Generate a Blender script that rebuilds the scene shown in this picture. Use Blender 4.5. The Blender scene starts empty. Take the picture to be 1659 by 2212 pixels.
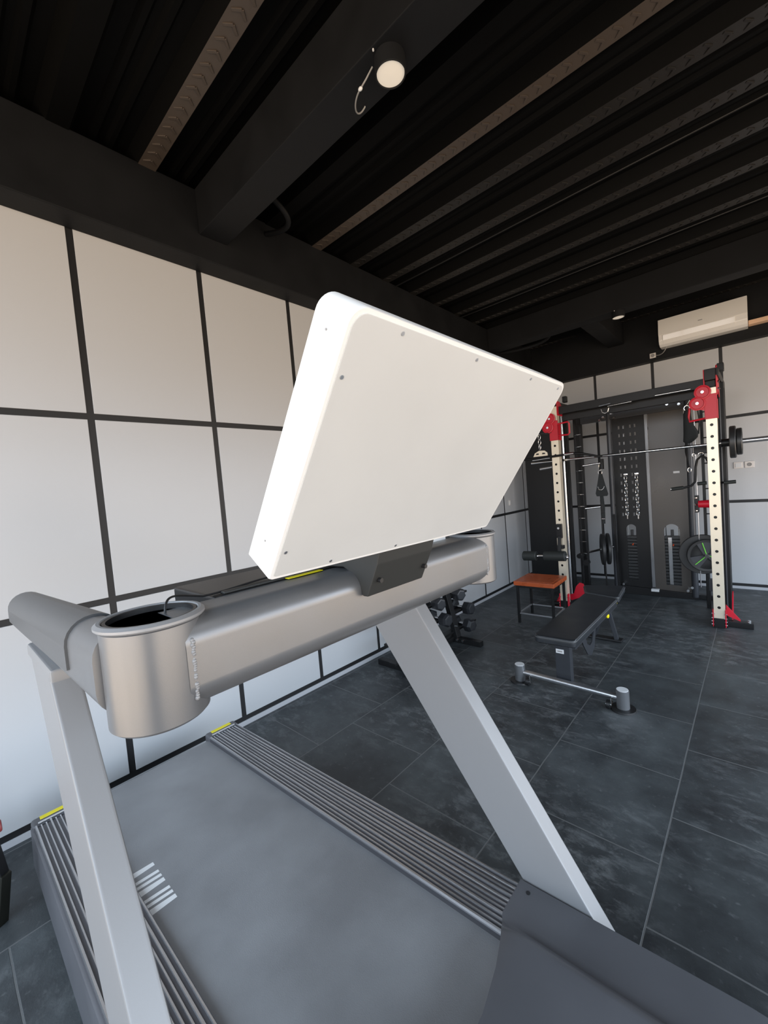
import bpy, bmesh, math, random
from mathutils import Vector, Matrix, Euler
random.seed(7)
S = bpy.context.scene
COL = S.collection
PI = math.pi
# ------------------------------------------------------------------ camera, world, light, exposure
cam_d = bpy.data.cameras.new('camera'); cam = bpy.data.objects.new('camera', cam_d); COL.objects.link(cam)
cam.location = (2.6427, 0.0, 1.5257)
cam.rotation_mode = 'XYZ'; cam.rotation_euler = (1.5182, 0.0827, 0.7344)
cam_d.sensor_fit = 'VERTICAL'; cam_d.sensor_height = 24.0
cam_d.lens = 891.86 * 24.0 / 2212.0
cam_d.clip_start = 0.02; cam_d.clip_end = 200
S.camera = cam
S.view_settings.view_transform = 'Standard'; S.view_settings.look = 'None'
S.view_settings.gamma = 1.0; S.view_settings.use_curve_mapping = False
S.view_settings.exposure = 0.0
SKY_T = (0.68, 0.83, 1.0); SKY_H = (0.97, 0.97, 1.0); GND = (1.0, 0.80, 0.60)
SKY_S = 6.2; HOR_S = 5.2; GND_S = 3.4
w = bpy.data.worlds.new('daylight'); S.world = w; w.use_nodes = True
nt = w.node_tree; nt.nodes.clear()
out = nt.nodes.new('ShaderNodeOutputWorld'); bg = nt.nodes.new('ShaderNodeBackground')
tc = nt.nodes.new('ShaderNodeTexCoord'); sp = nt.nodes.new('ShaderNodeSeparateXYZ')
mr = nt.nodes.new('ShaderNodeMapRange'); mr.inputs[1].default_value = -1; mr.inputs[2].default_value = 1
rp = nt.nodes.new('ShaderNodeValToRGB'); el = rp.color_ramp.elements
def cs(c, s): return (c[0]*s, c[1]*s, c[2]*s, 1)
el[0].position = 0.0; el[0].color = cs(GND, GND_S)
el[1].position = 1.0; el[1].color = cs(SKY_T, SKY_S)
for p, c in ((0.47, cs(GND, GND_S*1.15)), (0.51, cs(SKY_H, HOR_S)), (0.62, cs(SKY_T, SKY_S))):
    e = el.new(p); e.color = c
nt.links.new(tc.outputs['Generated'], sp.inputs[0]); nt.links.new(sp.outputs[2], mr.inputs[0])
nt.links.new(mr.outputs[0], rp.inputs[0]); nt.links.new(rp.outputs[0], bg.inputs[0]); nt.links.new(bg.outputs[0], out.inputs[0])
bg.inputs[1].default_value = 1.0

def portal(name, loc, rot, sx, sy):
    d = bpy.data.lights.new(name, 'AREA'); d.shape = 'RECTANGLE'; d.size = sx; d.size_y = sy
    d.cycles.is_portal = True
    o = bpy.data.objects.new(name, d); COL.objects.link(o); o.location = loc; o.rotation_euler = rot
FY = -1.7      # glazed front wall
RX = 4.9       # right wall
portal('window_portal', (2.3, FY-0.05, 1.71), (PI/2, 0, 0), 4.2, 3.18)
portal('side_window_portal', (RX+0.05, 2.6, 1.24), (PI/2, 0, PI/2), 6.8, 2.24)

# ------------------------------------------------------------------ materials
MATS = {}
def srgb(r, g, b):
    f = lambda c: (c/255)/12.92 if c/255 <= 0.04045 else ((c/255+0.055)/1.055)**2.4
    return (f(r), f(g), f(b))
def mat(name, col, rough=0.5, metal=0.0, bump=None, var=None, emit=None, coat=0.0, spec=0.5):
    m = bpy.data.materials.new(name); m.use_nodes = True; t = m.node_tree; b = t.nodes['Principled BSDF']
    b.inputs['Base Color'].default_value = (*col, 1); b.inputs['Roughness'].default_value = rough
    b.inputs['Metallic'].default_value = metal; b.inputs['Coat Weight'].default_value = coat
    b.inputs['Specular IOR Level'].default_value = spec
    co = t.nodes.new('ShaderNodeTexCoord')
    if var:   # (scale, amount)
        n = t.nodes.new('ShaderNodeTexNoise'); n.inputs['Scale'].default_value = var[0]; n.inputs['Detail'].default_value = 5
        t.links.new(co.outputs['Object'], n.inputs['Vector'])
        mp = t.nodes.new('ShaderNodeMapRange'); mp.inputs[1].default_value = .3; mp.inputs[2].default_value = .7
        mp.inputs[3].default_value = 1-var[1]; mp.inputs[4].default_value = 1+var[1]
        t.links.new(n.outputs['Fac'], mp.inputs[0])
        mx = t.nodes.new('ShaderNodeVectorMath'); mx.operation = 'SCALE'; mx.inputs[0].default_value = col
        t.links.new(mp.outputs[0], mx.inputs['Scale']); t.links.new(mx.outputs[0], b.inputs['Base Color'])
        m2 = t.nodes.new('ShaderNodeMapRange'); m2.inputs[1].default_value = .3; m2.inputs[2].default_value = .7
        m2.inputs[3].default_value = max(0, rough-.06); m2.inputs[4].default_value = min(1, rough+.06)
        t.links.new(n.outputs['Fac'], m2.inputs[0]); t.links.new(m2.outputs[0], b.inputs['Roughness'])
    if bump:  # (scale, strength, distance)
        n = t.nodes.new('ShaderNodeTexNoise'); n.inputs['Scale'].default_value = bump[0]; n.inputs['Detail'].default_value = 3
        t.links.new(co.outputs['Object'], n.inputs['Vector'])
        bp = t.nodes.new('ShaderNodeBump'); bp.inputs['Strength'].default_value = bump[1]; bp.inputs['Distance'].default_value = bump[2]
        t.links.new(n.outputs['Fac'], bp.inputs['Height']); t.links.new(bp.outputs[0], b.inputs['Normal'])
    if emit:
        b.inputs['Emission Color'].default_value = (*emit[0], 1); b.inputs['Emission Strength'].default_value = emit[1]
    MATS[name] = m; return m
PANEL = mat('wall_panel_grey', (0.54, 0.545, 0.555), 0.34, bump=(3, .05, .01), spec=.5)
JOINT = mat('joint_black', (0.010, 0.010, 0.011), 0.5)
SKIRT = mat('skirting_grey', (0.5, 0.5, 0.52), 0.35)
BLACKP = mat('black_ceiling_paint', (0.0075, 0.008, 0.0092), 0.62, bump=(60, .25, .002), var=(4, .15), spec=.22)
DECKM = mat('deck_black_steel', (0.0025, 0.0025, 0.0025), 0.6, bump=(25, .3, .003), spec=.08)
FLANGEB = mat('deck_flange_brown', (0.068, 0.052, 0.041), 0.4, bump=(35, .4, .002), spec=.5)  # paler brown tone, given only to the strips picked by flk
FLANGE = mat('deck_flange', (0.016, 0.0145, 0.013), 0.42, bump=(35, .3, .002), spec=.4)
SILVER = mat('silver_paint', (0.195, 0.198, 0.205), 0.36, 0.55, bump=(900, .12, .0006), var=(6, .05))
SILVERL = mat('silver_paint_light', (0.265, 0.266, 0.272), 0.42, 0.2, bump=(900, .1, .0006))
RUBGRIP = mat('grip_rubber', (0.085, 0.087, 0.09), 0.38, bump=(300, .1, .001))
WHITE = mat('white_plastic', (0.80, 0.80, 0.79), 0.4)
WHITEB = mat('white_back_cover', (0.55, 0.555, 0.55), 0.55, var=(5, .03))
DARKP = mat('dark_plastic', (0.028, 0.028, 0.026), 0.5, bump=(400, .1, .0005))
HOOD = mat('hood_plastic', (0.088, 0.088, 0.096), 0.42, bump=(700, .18, .0006), var=(3, .12))
BLACK = mat('black_plastic', (0.012, 0.012, 0.013), 0.4)
BLACKS = mat('black_steel', (0.010, 0.010, 0.0105), 0.4, spec=.3)
CHARC = mat('charcoal_paint', (0.045, 0.048, 0.055), 0.35, 0.2)
BROWNB = mat('shroud_dark', (0.062, 0.053, 0.046), 0.32, var=(2, .15))
CHROME = mat('chrome', (0.75, 0.75, 0.75), 0.16, 1.0)
STEELB = mat('brushed_steel', (0.55, 0.56, 0.58), 0.28, 0.9)
RED = mat('red_paint', (0.56, 0.008, 0.026), 0.4)
CREAM = mat('champagne_upright', (0.80, 0.71, 0.56), 0.36, 0.45)
FOAM = mat('black_foam', (0.018, 0.022, 0.021), 0.6)
VINYL = mat('black_vinyl', (0.020, 0.024, 0.029), 0.42, bump=(500, .1, .0006), var=(5, .15))
PIPING = mat('grey_piping', (0.12, 0.125, 0.13), 0.5)
IRON = mat('black_rubber_coat', (0.02, 0.021, 0.022), 0.42, bump=(120, .1, .001))
IRONF = mat('dumbbell_facet', (0.022, 0.023, 0.026), 0.36)
WOODS = mat('orange_seat', (0.42, 0.085, 0.025), 0.3, var=(8, .12))
YEL = mat('yellow', (0.85, 0.72, 0.0), 0.4)
REDL = mat('label_red', (0.75, 0.10, 0.03), 0.5)
LABEL = mat('label_white', (0.75, 0.75, 0.75), 0.5)
GREEN = mat('lime_paint', (0.16, 0.65, 0.05), 0.4)
ACW = mat('ac_white', (0.88, 0.85, 0.80), 0.14, coat=.4)
PEACH = mat('peach_cover', (0.80, 0.52, 0.34), 0.5)
OUTL = mat('switch_white', (0.78, 0.73, 0.69), 0.4)
DIFF = mat('lamp_diffuser', (0.70, 0.66, 0.58), 0.6, emit=((1.0, .86, .70), 0.30))
CORD = mat('cord_grey', (0.30, 0.29, 0.28), 0.5)
STRAP = mat('nylon_black', (0.012, 0.015, 0.016), 0.7, bump=(200, .3, .001))
BRONZ = mat('leg_olive', (0.022, 0.022, 0.017), 0.4, 0.3)
PINKS = mat('seat_dark_red', (0.28, 0.05, 0.05), 0.5)

def belt_material():
    m = mat('treadmill_belt', (0.085, 0.087, 0.095), 0.38)
    t = m.node_tree; b = t.nodes['Principled BSDF']; co = t.nodes.new('ShaderNodeTexCoord')
    v = t.nodes.new('ShaderNodeTexVoronoi'); v.inputs['Scale'].default_value = 420
    n = t.nodes.new('ShaderNodeTexNoise'); n.inputs['Scale'].default_value = 3.5; n.inputs['Detail'].default_value = 6
    t.links.new(co.outputs['Object'], v.inputs[0]); t.links.new(co.outputs['Object'], n.inputs['Vector'])
    bp = t.nodes.new('ShaderNodeBump'); bp.inputs['Strength'].default_value = .3; bp.inputs['Distance'].default_value = .0008
    t.links.new(v.outputs['Distance'], bp.inputs['Height']); t.links.new(bp.outputs[0], b.inputs['Normal'])
    r = t.nodes.new('ShaderNodeValToRGB'); r.color_ramp.elements[0].position = .35; r.color_ramp.elements[1].position = .75
    r.color_ramp.elements[0].color = (.19, .192, .20, 1); r.color_ramp.elements[1].color = (.27, .274, .284, 1)
    t.links.new(n.outputs['Fac'], r.inputs[0]); t.links.new(r.outputs[0], b.inputs['Base Color'])
    return m
BELT = belt_material()

def rail_material():
    # silver ribs under crumpled clear wrap
    m = mat('ribbed_rail', (0.48, 0.48, 0.49), 0.26, 0.85)
    t = m.node_tree; b = t.nodes['Principled BSDF']; co = t.nodes.new('ShaderNodeTexCoord')
    mp = t.nodes.new('ShaderNodeMapping'); mp.inputs['Scale'].default_value = (6, 60, 60)
    n = t.nodes.new('ShaderNodeTexNoise'); n.inputs['Scale'].default_value = 1.5; n.inputs['Detail'].default_value = 8; n.inputs['Distortion'].default_value = 1.2
    t.links.new(co.outputs['Object'], mp.inputs[0]); t.links.new(mp.outputs[0], n.inputs['Vector'])
    bp = t.nodes.new('ShaderNodeBump'); bp.inputs['Strength'].default_value = .2; bp.inputs['Distance'].default_value = .0015
    t.links.new(n.outputs['Fac'], bp.inputs['Height']); t.links.new(bp.outputs[0], b.inputs['Normal'])
    return m
RAIL = rail_material()
RAILBED = mat('rail_bed', (0.07, 0.07, 0.078), 0.4, 0.3)

def floor_material():
    m = mat('rubber_mats', (0.03, 0.033, 0.037), 0.5)
    t = m.node_tree; b = t.nodes['Principled BSDF']; co = t.nodes.new('ShaderNodeTexCoord'); L = t.links.new
    sp = t.nodes.new('ShaderNodeSeparateXYZ'); L(co.outputs['Object'], sp.inputs[0])
    cb = t.nodes.new('ShaderNodeCombineXYZ')
    ax = t.nodes.new('ShaderNodeMath'); ax.operation = 'ADD'; ax.inputs[1].default_value = -0.0375+0.573*40; L(sp.outputs[0], ax.inputs[0])
    ay = t.nodes.new('ShaderNodeMath'); ay.operation = 'ADD'; ay.inputs[1].default_value = 0.57*40-0.34+.285; L(sp.outputs[1], ay.inputs[0])
    L(ay.outputs[0], cb.inputs[0]); L(ax.outputs[0], cb.inputs[1])
    # wobble of the seams
    nw = t.nodes.new('ShaderNodeTexNoise'); nw.inputs['Scale'].default_value = 2.2
    L(co.outputs['Object'], nw.inputs['Vector'])
    wv = t.nodes.new('ShaderNodeVectorMath'); wv.operation = 'SCALE'; wv.inputs['Scale'].default_value = .012; L(nw.outputs['Color'], wv.inputs[0])
    wa = t.nodes.new('ShaderNodeVectorMath'); wa.operation = 'ADD'; L(cb.outputs[0], wa.inputs[0]); L(wv.outputs[0], wa.inputs[1])
    br = t.nodes.new('ShaderNodeTexBrick'); br.inputs['Scale'].default_value = 1; br.offset = .5
    br.inputs['Brick Width'].default_value = .57; br.inputs['Row Height'].default_value = .573
    br.inputs['Mortar Size'].default_value = .0035; br.inputs['Mortar Smooth'].default_value = .25
    br.inputs['Color1'].default_value = (.8, .8, .8, 1); br.inputs['Color2'].default_value = (1.2, 1.2, 1.2, 1); br.inputs['Mortar'].default_value = (1, 1, 1, 1)
    L(wa.outputs[0], br.inputs['Vector'])
    # soft tone
    n1 = t.nodes.new('ShaderNodeTexNoise'); n1.inputs['Scale'].default_value = 2.6; n1.inputs['Detail'].default_value = 8; n1.inputs['Roughness'].default_value = .65
    L(co.outputs['Object'], n1.inputs['Vector'])
    r1 = t.nodes.new('ShaderNodeValToRGB'); e = r1.color_ramp.elements
    e[0].position = .36; e[0].color = (.028, .031, .034, 1); e[1].position = .68; e[1].color = (.082, .092, .096, 1)
    L(n1.outputs['Fac'], r1.inputs[0])
    mu = t.nodes.new('ShaderNodeMix'); mu.data_type = 'RGBA'; mu.blend_type = 'MULTIPLY'; mu.inputs[0].default_value = 1
    L(r1.outputs[0], mu.inputs[6]); L(br.outputs['Color'], mu.inputs[7])
    # chalky scuffs, stretched
    mp = t.nodes.new('ShaderNodeMapping'); mp.inputs['Scale'].default_value = (3.2, 5.5, 1); mp.inputs['Rotation'].default_value = (0, 0, .5)
    L(co.outputs['Object'], mp.inputs[0])
    n2 = t.nodes.new('ShaderNodeTexNoise'); n2.inputs['Scale'].default_value = 2.4; n2.inputs['Detail'].default_value = 12; n2.inputs['Roughness'].default_value = .72; n2.inputs['Distortion'].default_value = .35
    L(mp.outputs[0], n2.inputs['Vector'])
    r2 = t.nodes.new('ShaderNodeValToRGB'); r2.color_ramp.elements[0].position = .49; r2.color_ramp.elements[1].position = .72
    L(n2.outputs['Fac'], r2.inputs[0])
    n3 = t.nodes.new('ShaderNodeTexNoise'); n3.inputs['Scale'].default_value = 1.1; n3.inputs['Detail'].default_value = 2
    L(co.outputs['Object'], n3.inputs['Vector'])
    r3 = t.nodes.new('ShaderNodeValToRGB'); r3.color_ramp.elements[0].position = .36; r3.color_ramp.elements[1].position = .62
    L(n3.outputs['Fac'], r3.inputs[0])
    mm = t.nodes.new('ShaderNodeMath'); mm.operation = 'MULTIPLY'; L(r2.outputs[0], mm.inputs[0]); L(r3.outputs[0], mm.inputs[1])
    # speckle of chalk
    n4 = t.nodes.new('ShaderNodeTexNoise'); n4.inputs['Scale'].default_value = 34; n4.inputs['Detail'].default_value = 6
    L(co.outputs['Object'], n4.inputs['Vector'])
    r4 = t.nodes.new('ShaderNodeValToRGB'); r4.color_ramp.elements[0].position = .62; r4.color_ramp.elements[1].position = .78
    L(n4.outputs['Fac'], r4.inputs[0])
    m5 = t.nodes.new('ShaderNodeMath'); m5.operation = 'MULTIPLY'; L(r4.outputs[0], m5.inputs[0]); m5.inputs[1].default_value = .45
    ad = t.nodes.new('ShaderNodeMath'); ad.operation = 'ADD'; L(mm.outputs[0], ad.inputs[0]); L(m5.outputs[0], ad.inputs[1]); ad.use_clamp = True
    # light spill of chalk round the bench foot
    vm = t.nodes.new('ShaderNodeVectorMath'); vm.operation = 'DISTANCE'; vm.inputs[1].default_value = (2.0, 2.76, 0); L(co.outputs['Object'], vm.inputs[0])
    mr = t.nodes.new('ShaderNodeMapRange'); mr.inputs[1].default_value = .04; mr.inputs[2].default_value = .17; mr.inputs[3].default_value = .9; mr.inputs[4].default_value = 0
    L(vm.outputs['Value'], mr.inputs[0])
    m6 = t.nodes.new('ShaderNodeMath'); m6.operation = 'MULTIPLY'; L(mr.outputs[0], m6.inputs[0]); L(n2.outputs['Fac'], m6.inputs[1])
    a2 = t.nodes.new('ShaderNodeMath'); a2.operation = 'ADD'; a2.use_clamp = True; L(ad.outputs[0], a2.inputs[0]); L(m6.outputs[0], a2.inputs[1])
    sc = t.nodes.new('ShaderNodeMath'); sc.operation = 'MULTIPLY'; sc.inputs[1].default_value = .85; L(a2.outputs[0], sc.inputs[0])
    mx = t.nodes.new('ShaderNodeMix'); mx.data_type = 'RGBA'; L(sc.outputs[0], mx.inputs[0]); L(mu.outputs[2], mx.inputs[6]); mx.inputs[7].default_value = (.22, .23, .235, 1)
    # seam colour: dusty edge over dark gap
    ms = t.nodes.new('ShaderNodeMix'); ms.data_type = 'RGBA'; L(br.outputs['Fac'], ms.inputs[0]); L(mx.outputs[2], ms.inputs[6]); ms.inputs[7].default_value = (.13, .132, .132, 1)
    L(ms.outputs[2], b.inputs['Base Color'])
    rr = t.nodes.new('ShaderNodeMapRange'); rr.inputs[3].default_value = .36; rr.inputs[4].default_value = .62; L(n1.outputs['Fac'], rr.inputs[0]); L(rr.outputs[0], b.inputs['Roughness'])
    iv = t.nodes.new('ShaderNodeMath'); iv.operation = 'MULTIPLY'; iv.inputs[1].default_value = -1.0; L(br.outputs['Fac'], iv.inputs[0])
    nf = t.nodes.new('ShaderNodeTexNoise'); nf.inputs['Scale'].default_value = 160; L(co.outputs['Object'], nf.inputs['Vector'])
    nm = t.nodes.new('ShaderNodeMath'); nm.operation = 'MULTIPLY_ADD'; nm.inputs[1].default_value = .25; L(nf.outputs['Fac'], nm.inputs[0]); L(iv.outputs[0], nm.inputs[2])
    bp = t.nodes.new('ShaderNodeBump'); bp.inputs['Strength'].default_value = .5; bp.inputs['Distance'].default_value = .004
    L(nm.outputs[0], bp.inputs['Height']); L(bp.outputs[0], b.inputs['Normal'])
    return m
FLOORM = floor_material()

# ------------------------------------------------------------------ mesh helpers
class MB:
    def __init__(s, *mats): s.bm = bmesh.new(); s.mats = list(mats)
    def _add(s, tb, mi=0, M=None):
        if M is not None: tb.transform(M)
        for f in tb.faces: f.material_index = mi
        me = bpy.data.meshes.new('tmp'); tb.to_mesh(me); tb.free(); s.bm.from_mesh(me); bpy.data.meshes.remove(me)
        return s
    def box(s, lo, hi, bev=0.0, mi=0, M=None, seg=2):
        tb = bmesh.new(); bmesh.ops.create_cube(tb, size=1)
        c = [(a+b)/2 for a, b in zip(lo, hi)]; d = [abs(b-a) for a, b in zip(lo, hi)]
        for v in tb.verts: v.co = Vector((v.co.x*d[0]+c[0], v.co.y*d[1]+c[1], v.co.z*d[2]+c[2]))
        if bev > 0: bmesh.ops.bevel(tb, geom=tb.edges[:], offset=min(bev, min(d)*.49), segments=seg, affect='EDGES', profile=.5)
        return s._add(tb, mi, M)
    def cyl(s, p0, p1, r, r2=None, n=20, mi=0, bev=0.0, cap=True):
        p0, p1 = Vector(p0), Vector(p1); d = p1-p0; L = d.length
        tb = bmesh.new(); bmesh.ops.create_cone(tb, cap_ends=cap, segments=n, radius1=r, radius2=r if r2 is None else r2, depth=L)
        if bev > 0:
            ed = [e for e in tb.edges if abs(e.verts[0].co.z-e.verts[1].co.z) < 1e-6]
            bmesh.ops.bevel(tb, geom=ed, offset=bev, segments=2, affect='EDGES', profile=.5)
        M = Matrix.Translation((p0+p1)/2) @ d.to_track_quat('Z', 'Y').to_matrix().to_4x4()
        return s._add(tb, mi, M)
    def bar(s, p0, p1, w, h, bev=0.003, mi=0, up=(0, 0, 1)):
        p0, p1 = Vector(p0), Vector(p1); d = (p1-p0); L = d.length; z = d.normalized(); u = Vector(up)
        x = u.cross(z)
        if x.length < 1e-4: x = Vector((1, 0, 0)).cross(z)
        x.normalize(); y = z.cross(x)
        M = Matrix(((x.x, y.x, z.x, p0.x), (x.y, y.y, z.y, p0.y), (x.z, y.z, z.z, p0.z), (0, 0, 0, 1)))
        return s.box((-w/2, -h/2, 0), (w/2, h/2, L), bev, mi, M)
    def tube(s, pts, r, n=10, mi=0, closed=False):
        pts = [Vector(p) for p in pts]; tb = bmesh.new(); rings = []; N = len(pts); prev = None
        for i, p in enumerate(pts):
            a = pts[(i-1) % N] if (closed or i > 0) else p; b = pts[(i+1) % N] if (closed or i < N-1) else p
            t = (b-a).normalized()
            if prev is None:
                u = t.orthogonal().normalized()
            else:
                u = (prev - t*prev.dot(t)).normalized()
            prev = u; v = t.cross(u)
            rr = r[i] if isinstance(r, (list, tuple)) else r
            rings.append([tb.verts.new(p + (u*math.cos(2*PI*k/n)+v*math.sin(2*PI*k/n))*rr) for k in range(n)])
        for i in range(N if closed else N-1):
            A, B = rings[i], rings[(i+1) % N]
            for k in range(n): tb.faces.new((A[k], A[(k+1) % n], B[(k+1) % n], B[k]))
        if not closed: tb.faces.new(rings[0][::-1]); tb.faces.new(rings[-1])
        bmesh.ops.recalc_face_normals(tb, faces=tb.faces[:])
        return s._add(tb, mi)
    def prism(s, poly, axis, a, b, mi=0, bev=0.0, M=None):
        # poly in the 2 remaining axes, extruded along axis from a to b
        def P(q, t):
            if axis == 'x': return (t, q[0], q[1])
            if axis == 'y': return (q[0], t, q[1])
            return (q[0], q[1], t)
        tb = bmesh.new(); A = [tb.verts.new(P(q, a)) for q in poly]; B = [tb.verts.new(P(q, b)) for q in poly]
        n = len(poly); tb.faces.new(A); tb.faces.new(B[::-1])
        for i in range(n): tb.faces.new((A[i], B[i], B[(i+1) % n], A[(i+1) % n]))
        bmesh.ops.recalc_face_normals(tb, faces=tb.faces[:])
        if bev > 0: bmesh.ops.bevel(tb, geom=tb.edges[:], offset=bev, segments=2, affect='EDGES', profile=.5)
        return s._add(tb, mi, M)
    def loft(s, rings, mi=0, cap=True, closed_ring=True):
        tb = bmesh.new(); R = [[tb.verts.new(p) for p in r] for r in rings]; n = len(R[0])
        for i in range(len(R)-1):
            for k in range(n if closed_ring else n-1):
                tb.faces.new((R[i][k], R[i][(k+1) % n], R[i+1][(k+1) % n], R[i+1][k]))
        if cap and closed_ring: tb.faces.new(R[0][::-1]); tb.faces.new(R[-1])
        bmesh.ops.recalc_face_normals(tb, faces=tb.faces[:])
        return s._add(tb, mi)
    def plate(s, outline, holes, axis, a, b, mi=0):
        # flat plate with holes, 2D loops -> extruded
        tb = bmesh.new(); es = []
        for lp in [outline]+holes:
            vs = [tb.verts.new((q[0], q[1], 0)) for q in lp]
            es += [tb.edges.new((vs[i], vs[(i+1) % len(vs)])) for i in range(len(vs))]
        bmesh.ops.triangle_fill(tb, use_beauty=True, use_dissolve=False, edges=es)
        r = bmesh.ops.extrude_face_region(tb, geom=tb.faces[:])
        for v in [g for g in r['geom'] if isinstance(g, bmesh.types.BMVert)]: v.co.z = 1
        for v in tb.verts:
            t = a if v.co.z < .5 else b; q = v.co
            v.co = Vector((t, q.x, q.y)) if axis == 'x' else (Vector((q.x, t, q.y)) if axis == 'y' else Vector((q.x, q.y, t)))
        bmesh.ops.recalc_face_normals(tb, faces=tb.faces[:])
        return s._add(tb, mi)
    def sphere(s, c, r, mi=0, sc=(1, 1, 1), n=12):
        tb = bmesh.new(); bmesh.ops.create_uvsphere(tb, u_segments=n, v_segments=max(6, n//2+2), radius=r)
        return s._add(tb, mi, Matrix.Translation(c) @ Matrix.Diagonal((*sc, 1)))
    def lathe(s, prof, p0, axis=(0, 0, 1), n=28, mi=0):
        # prof [(r, t)] along axis from p0
        z = Vector(axis).normalized(); x = z.orthogonal().normalized(); y = z.cross(x); p0 = Vector(p0)
        rings = [[p0+z*t+(x*math.cos(2*PI*k/n)+y*math.sin(2*PI*k/n))*max(r, 1e-4) for k in range(n)] for r, t in prof]
        return s.loft(rings, mi)
    def build(s, name, m=None, parent=None, sm=True, loc=None):
        me = bpy.data.meshes.new(name)
        o = bpy.data.objects.new(name, me)
        off = Vector((0, 0, 0)); p = parent
        while p: off += p.location; p = p.parent
        if loc is not None: off = Vector(loc)
        bmesh.ops.translate(s.bm, verts=s.bm.verts[:], vec=-off)
        if loc is not None: o.location = loc
        if sm:
            for f in s.bm.faces: f.smooth = True
            for e in s.bm.edges:
                if len(e.link_faces) == 2 and e.calc_face_angle(0) > .6: e.smooth = False
        s.bm.to_mesh(me); s.bm.free()
        ms = s.mats if s.mats else ([m] if not isinstance(m, (list, tuple)) else list(m))
        for q in ms: me.materials.append(q)
        COL.objects.link(o)
        if sm:
            wn = o.modifiers.new('wn', 'WEIGHTED_NORMAL'); wn.keep_sharp = True; wn.weight = 80
        if parent: o.parent = parent
        return o
def thing(name, label, cat, loc=(0, 0, 0), group=None):
    o = bpy.data.objects.new(name, None); COL.objects.link(o); o.location = loc; o.empty_display_size = .05
    o['label'] = label; o['category'] = cat
    if group: o['group'] = group
    return o
def tag(o, label, cat, group=None):
    o['label'] = label; o['category'] = cat
    if group: o['group'] = group
    return o
def struct(o): o['kind'] = 'structure'; return o
def copy_tree(o, parent=None):
    c = o.copy(); COL.objects.link(c); c.parent = parent
    for ch in [x for x in o.children]: copy_tree(ch, c)
    return c
def arc(cx, cy, r, a0, a1, n): return [(cx+r*math.cos(a0+(a1-a0)*i/n), cy+r*math.sin(a0+(a1-a0)*i/n)) for i in range(n+1)]
def rrect(x0, y0, x1, y1, r, n=5, rb=None):
    b = r if rb is None else rb
    return arc(x1-b, y0+b, b, -PI/2, 0, n)+arc(x1-r, y1-r, r, 0, PI/2, n)+arc(x0+r, y1-r, r, PI/2, PI, n)+arc(x0+b, y0+b, b, PI, 1.5*PI, n)

# ------------------------------------------------------------------ the room
BY = 6.42; JW = 0.034
V0 = 0.6344; VS = 0.6829; HZ = [0.05, 1.05, 2.05]
struct(MB(FLOORM).box((-.1, FY-.2, -.08), (RX+.2, BY+.1, 0)).build('floor', sm=False))
# left wall
m = MB(JOINT, PANEL, SKIRT)
m.box((-.15, FY-.2, 0), (-.004, BY+.1, 3.8))
ys = [V0+VS*k for k in range(-4, 10)]
zs = HZ+[3.05]
for i in range(len(ys)-1):
    y0, y1 = ys[i]+JW/2, ys[i+1]-JW/2
    if y0 > BY: continue
    if y1 > BY: y1 = BY
    for j in range(3):
        m.box((-.006, y0, zs[j]+JW/2), (0, y1, zs[j+1]-(JW/2 if j < 2 else 0)), .0015, 1)
m.box((-.006, FY-.2, 0), (.002, BY, HZ[0]-JW/2), .001, 2)
struct(m.build('wall_left', sm=False))
# back wall
B0 = 0.984; BS = 0.6838
m = MB(JOINT, PANEL, SKIRT)
m.box((-.1, BY+.004, 0), (RX+.2, BY+.15, 3.8))
xs = [0]+[B0+BS*k for k in range(-1, 7)]
for i in range(len(xs)-1):
    x0, x1 = xs[i]+(JW/2 if i else 0), min(xs[i+1]-JW/2, RX)
    for j in range(3):
        z1 = zs[j+1]-JW/2 if j < 2 else 2.9
        m.box((x0, BY, zs[j]+JW/2), (x1, BY+.006, z1), .0015, 1)
m.box((0, BY-.002, 0), (RX, BY+.006, HZ[0]-JW/2), .001, 2)
struct(m.build('wall_back', sm=False))
# right wall with a wide opening, front wall with a glazed opening
m = MB(PANEL)
m.box((RX, FY-.2, 0), (RX+.15, -.8, 3.6)); m.box((RX, 6.0, 0), (RX+.15, BY+.1, 3.6)); m.box((RX, -.8, 2.36), (RX+.15, 6.0, 3.6)); m.box((RX, -.8, 0), (RX+.15, 6.0, .12))
struct(m.build('wall_right', sm=False))
m = MB(PANEL)
m.box((-.1, FY-.15, 0), (.2, FY, 3.6)); m.box((4.4, FY-.15, 0), (RX+.15, FY, 3.6)); m.box((.2, FY-.15, 3.3), (4.4, FY, 3.6)); m.box((.2, FY-.15, 0), (4.4, FY, .12))
struct(m.build('wall_front', sm=False))
def frame(axis, c, a0, a1, n, name, zt_=2.82):
    m = MB(BLACKS); zs_ = (.12, zt_)
    for i in range(n+1):
        t = a0+(a1-a0)*i/n
        if axis == 'y': m.box((t-.025, c-.03, zs_[0]), (t+.025, c+.03, zs_[1]), .004)
        else: m.box((c-.03, t-.025, zs_[0]), (c+.03, t+.025, zs_[1]), .004)
    for z in (zs_[0]+.02, zs_[1]-.02):
        if axis == 'y': m.box((a0, c-.03, z-.02), (a1, c+.03, z+.02), .004)
        else: m.box((c-.03, a0, z-.02), (c+.03, a1, z+.02), .004)
    struct(m.build(name))
frame('y', FY-.08, .22, 4.38, 4, 'window_1', 3.3); frame('x', RX+.08, -.78, 5.98, 5, 'window_2', 2.36)

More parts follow.
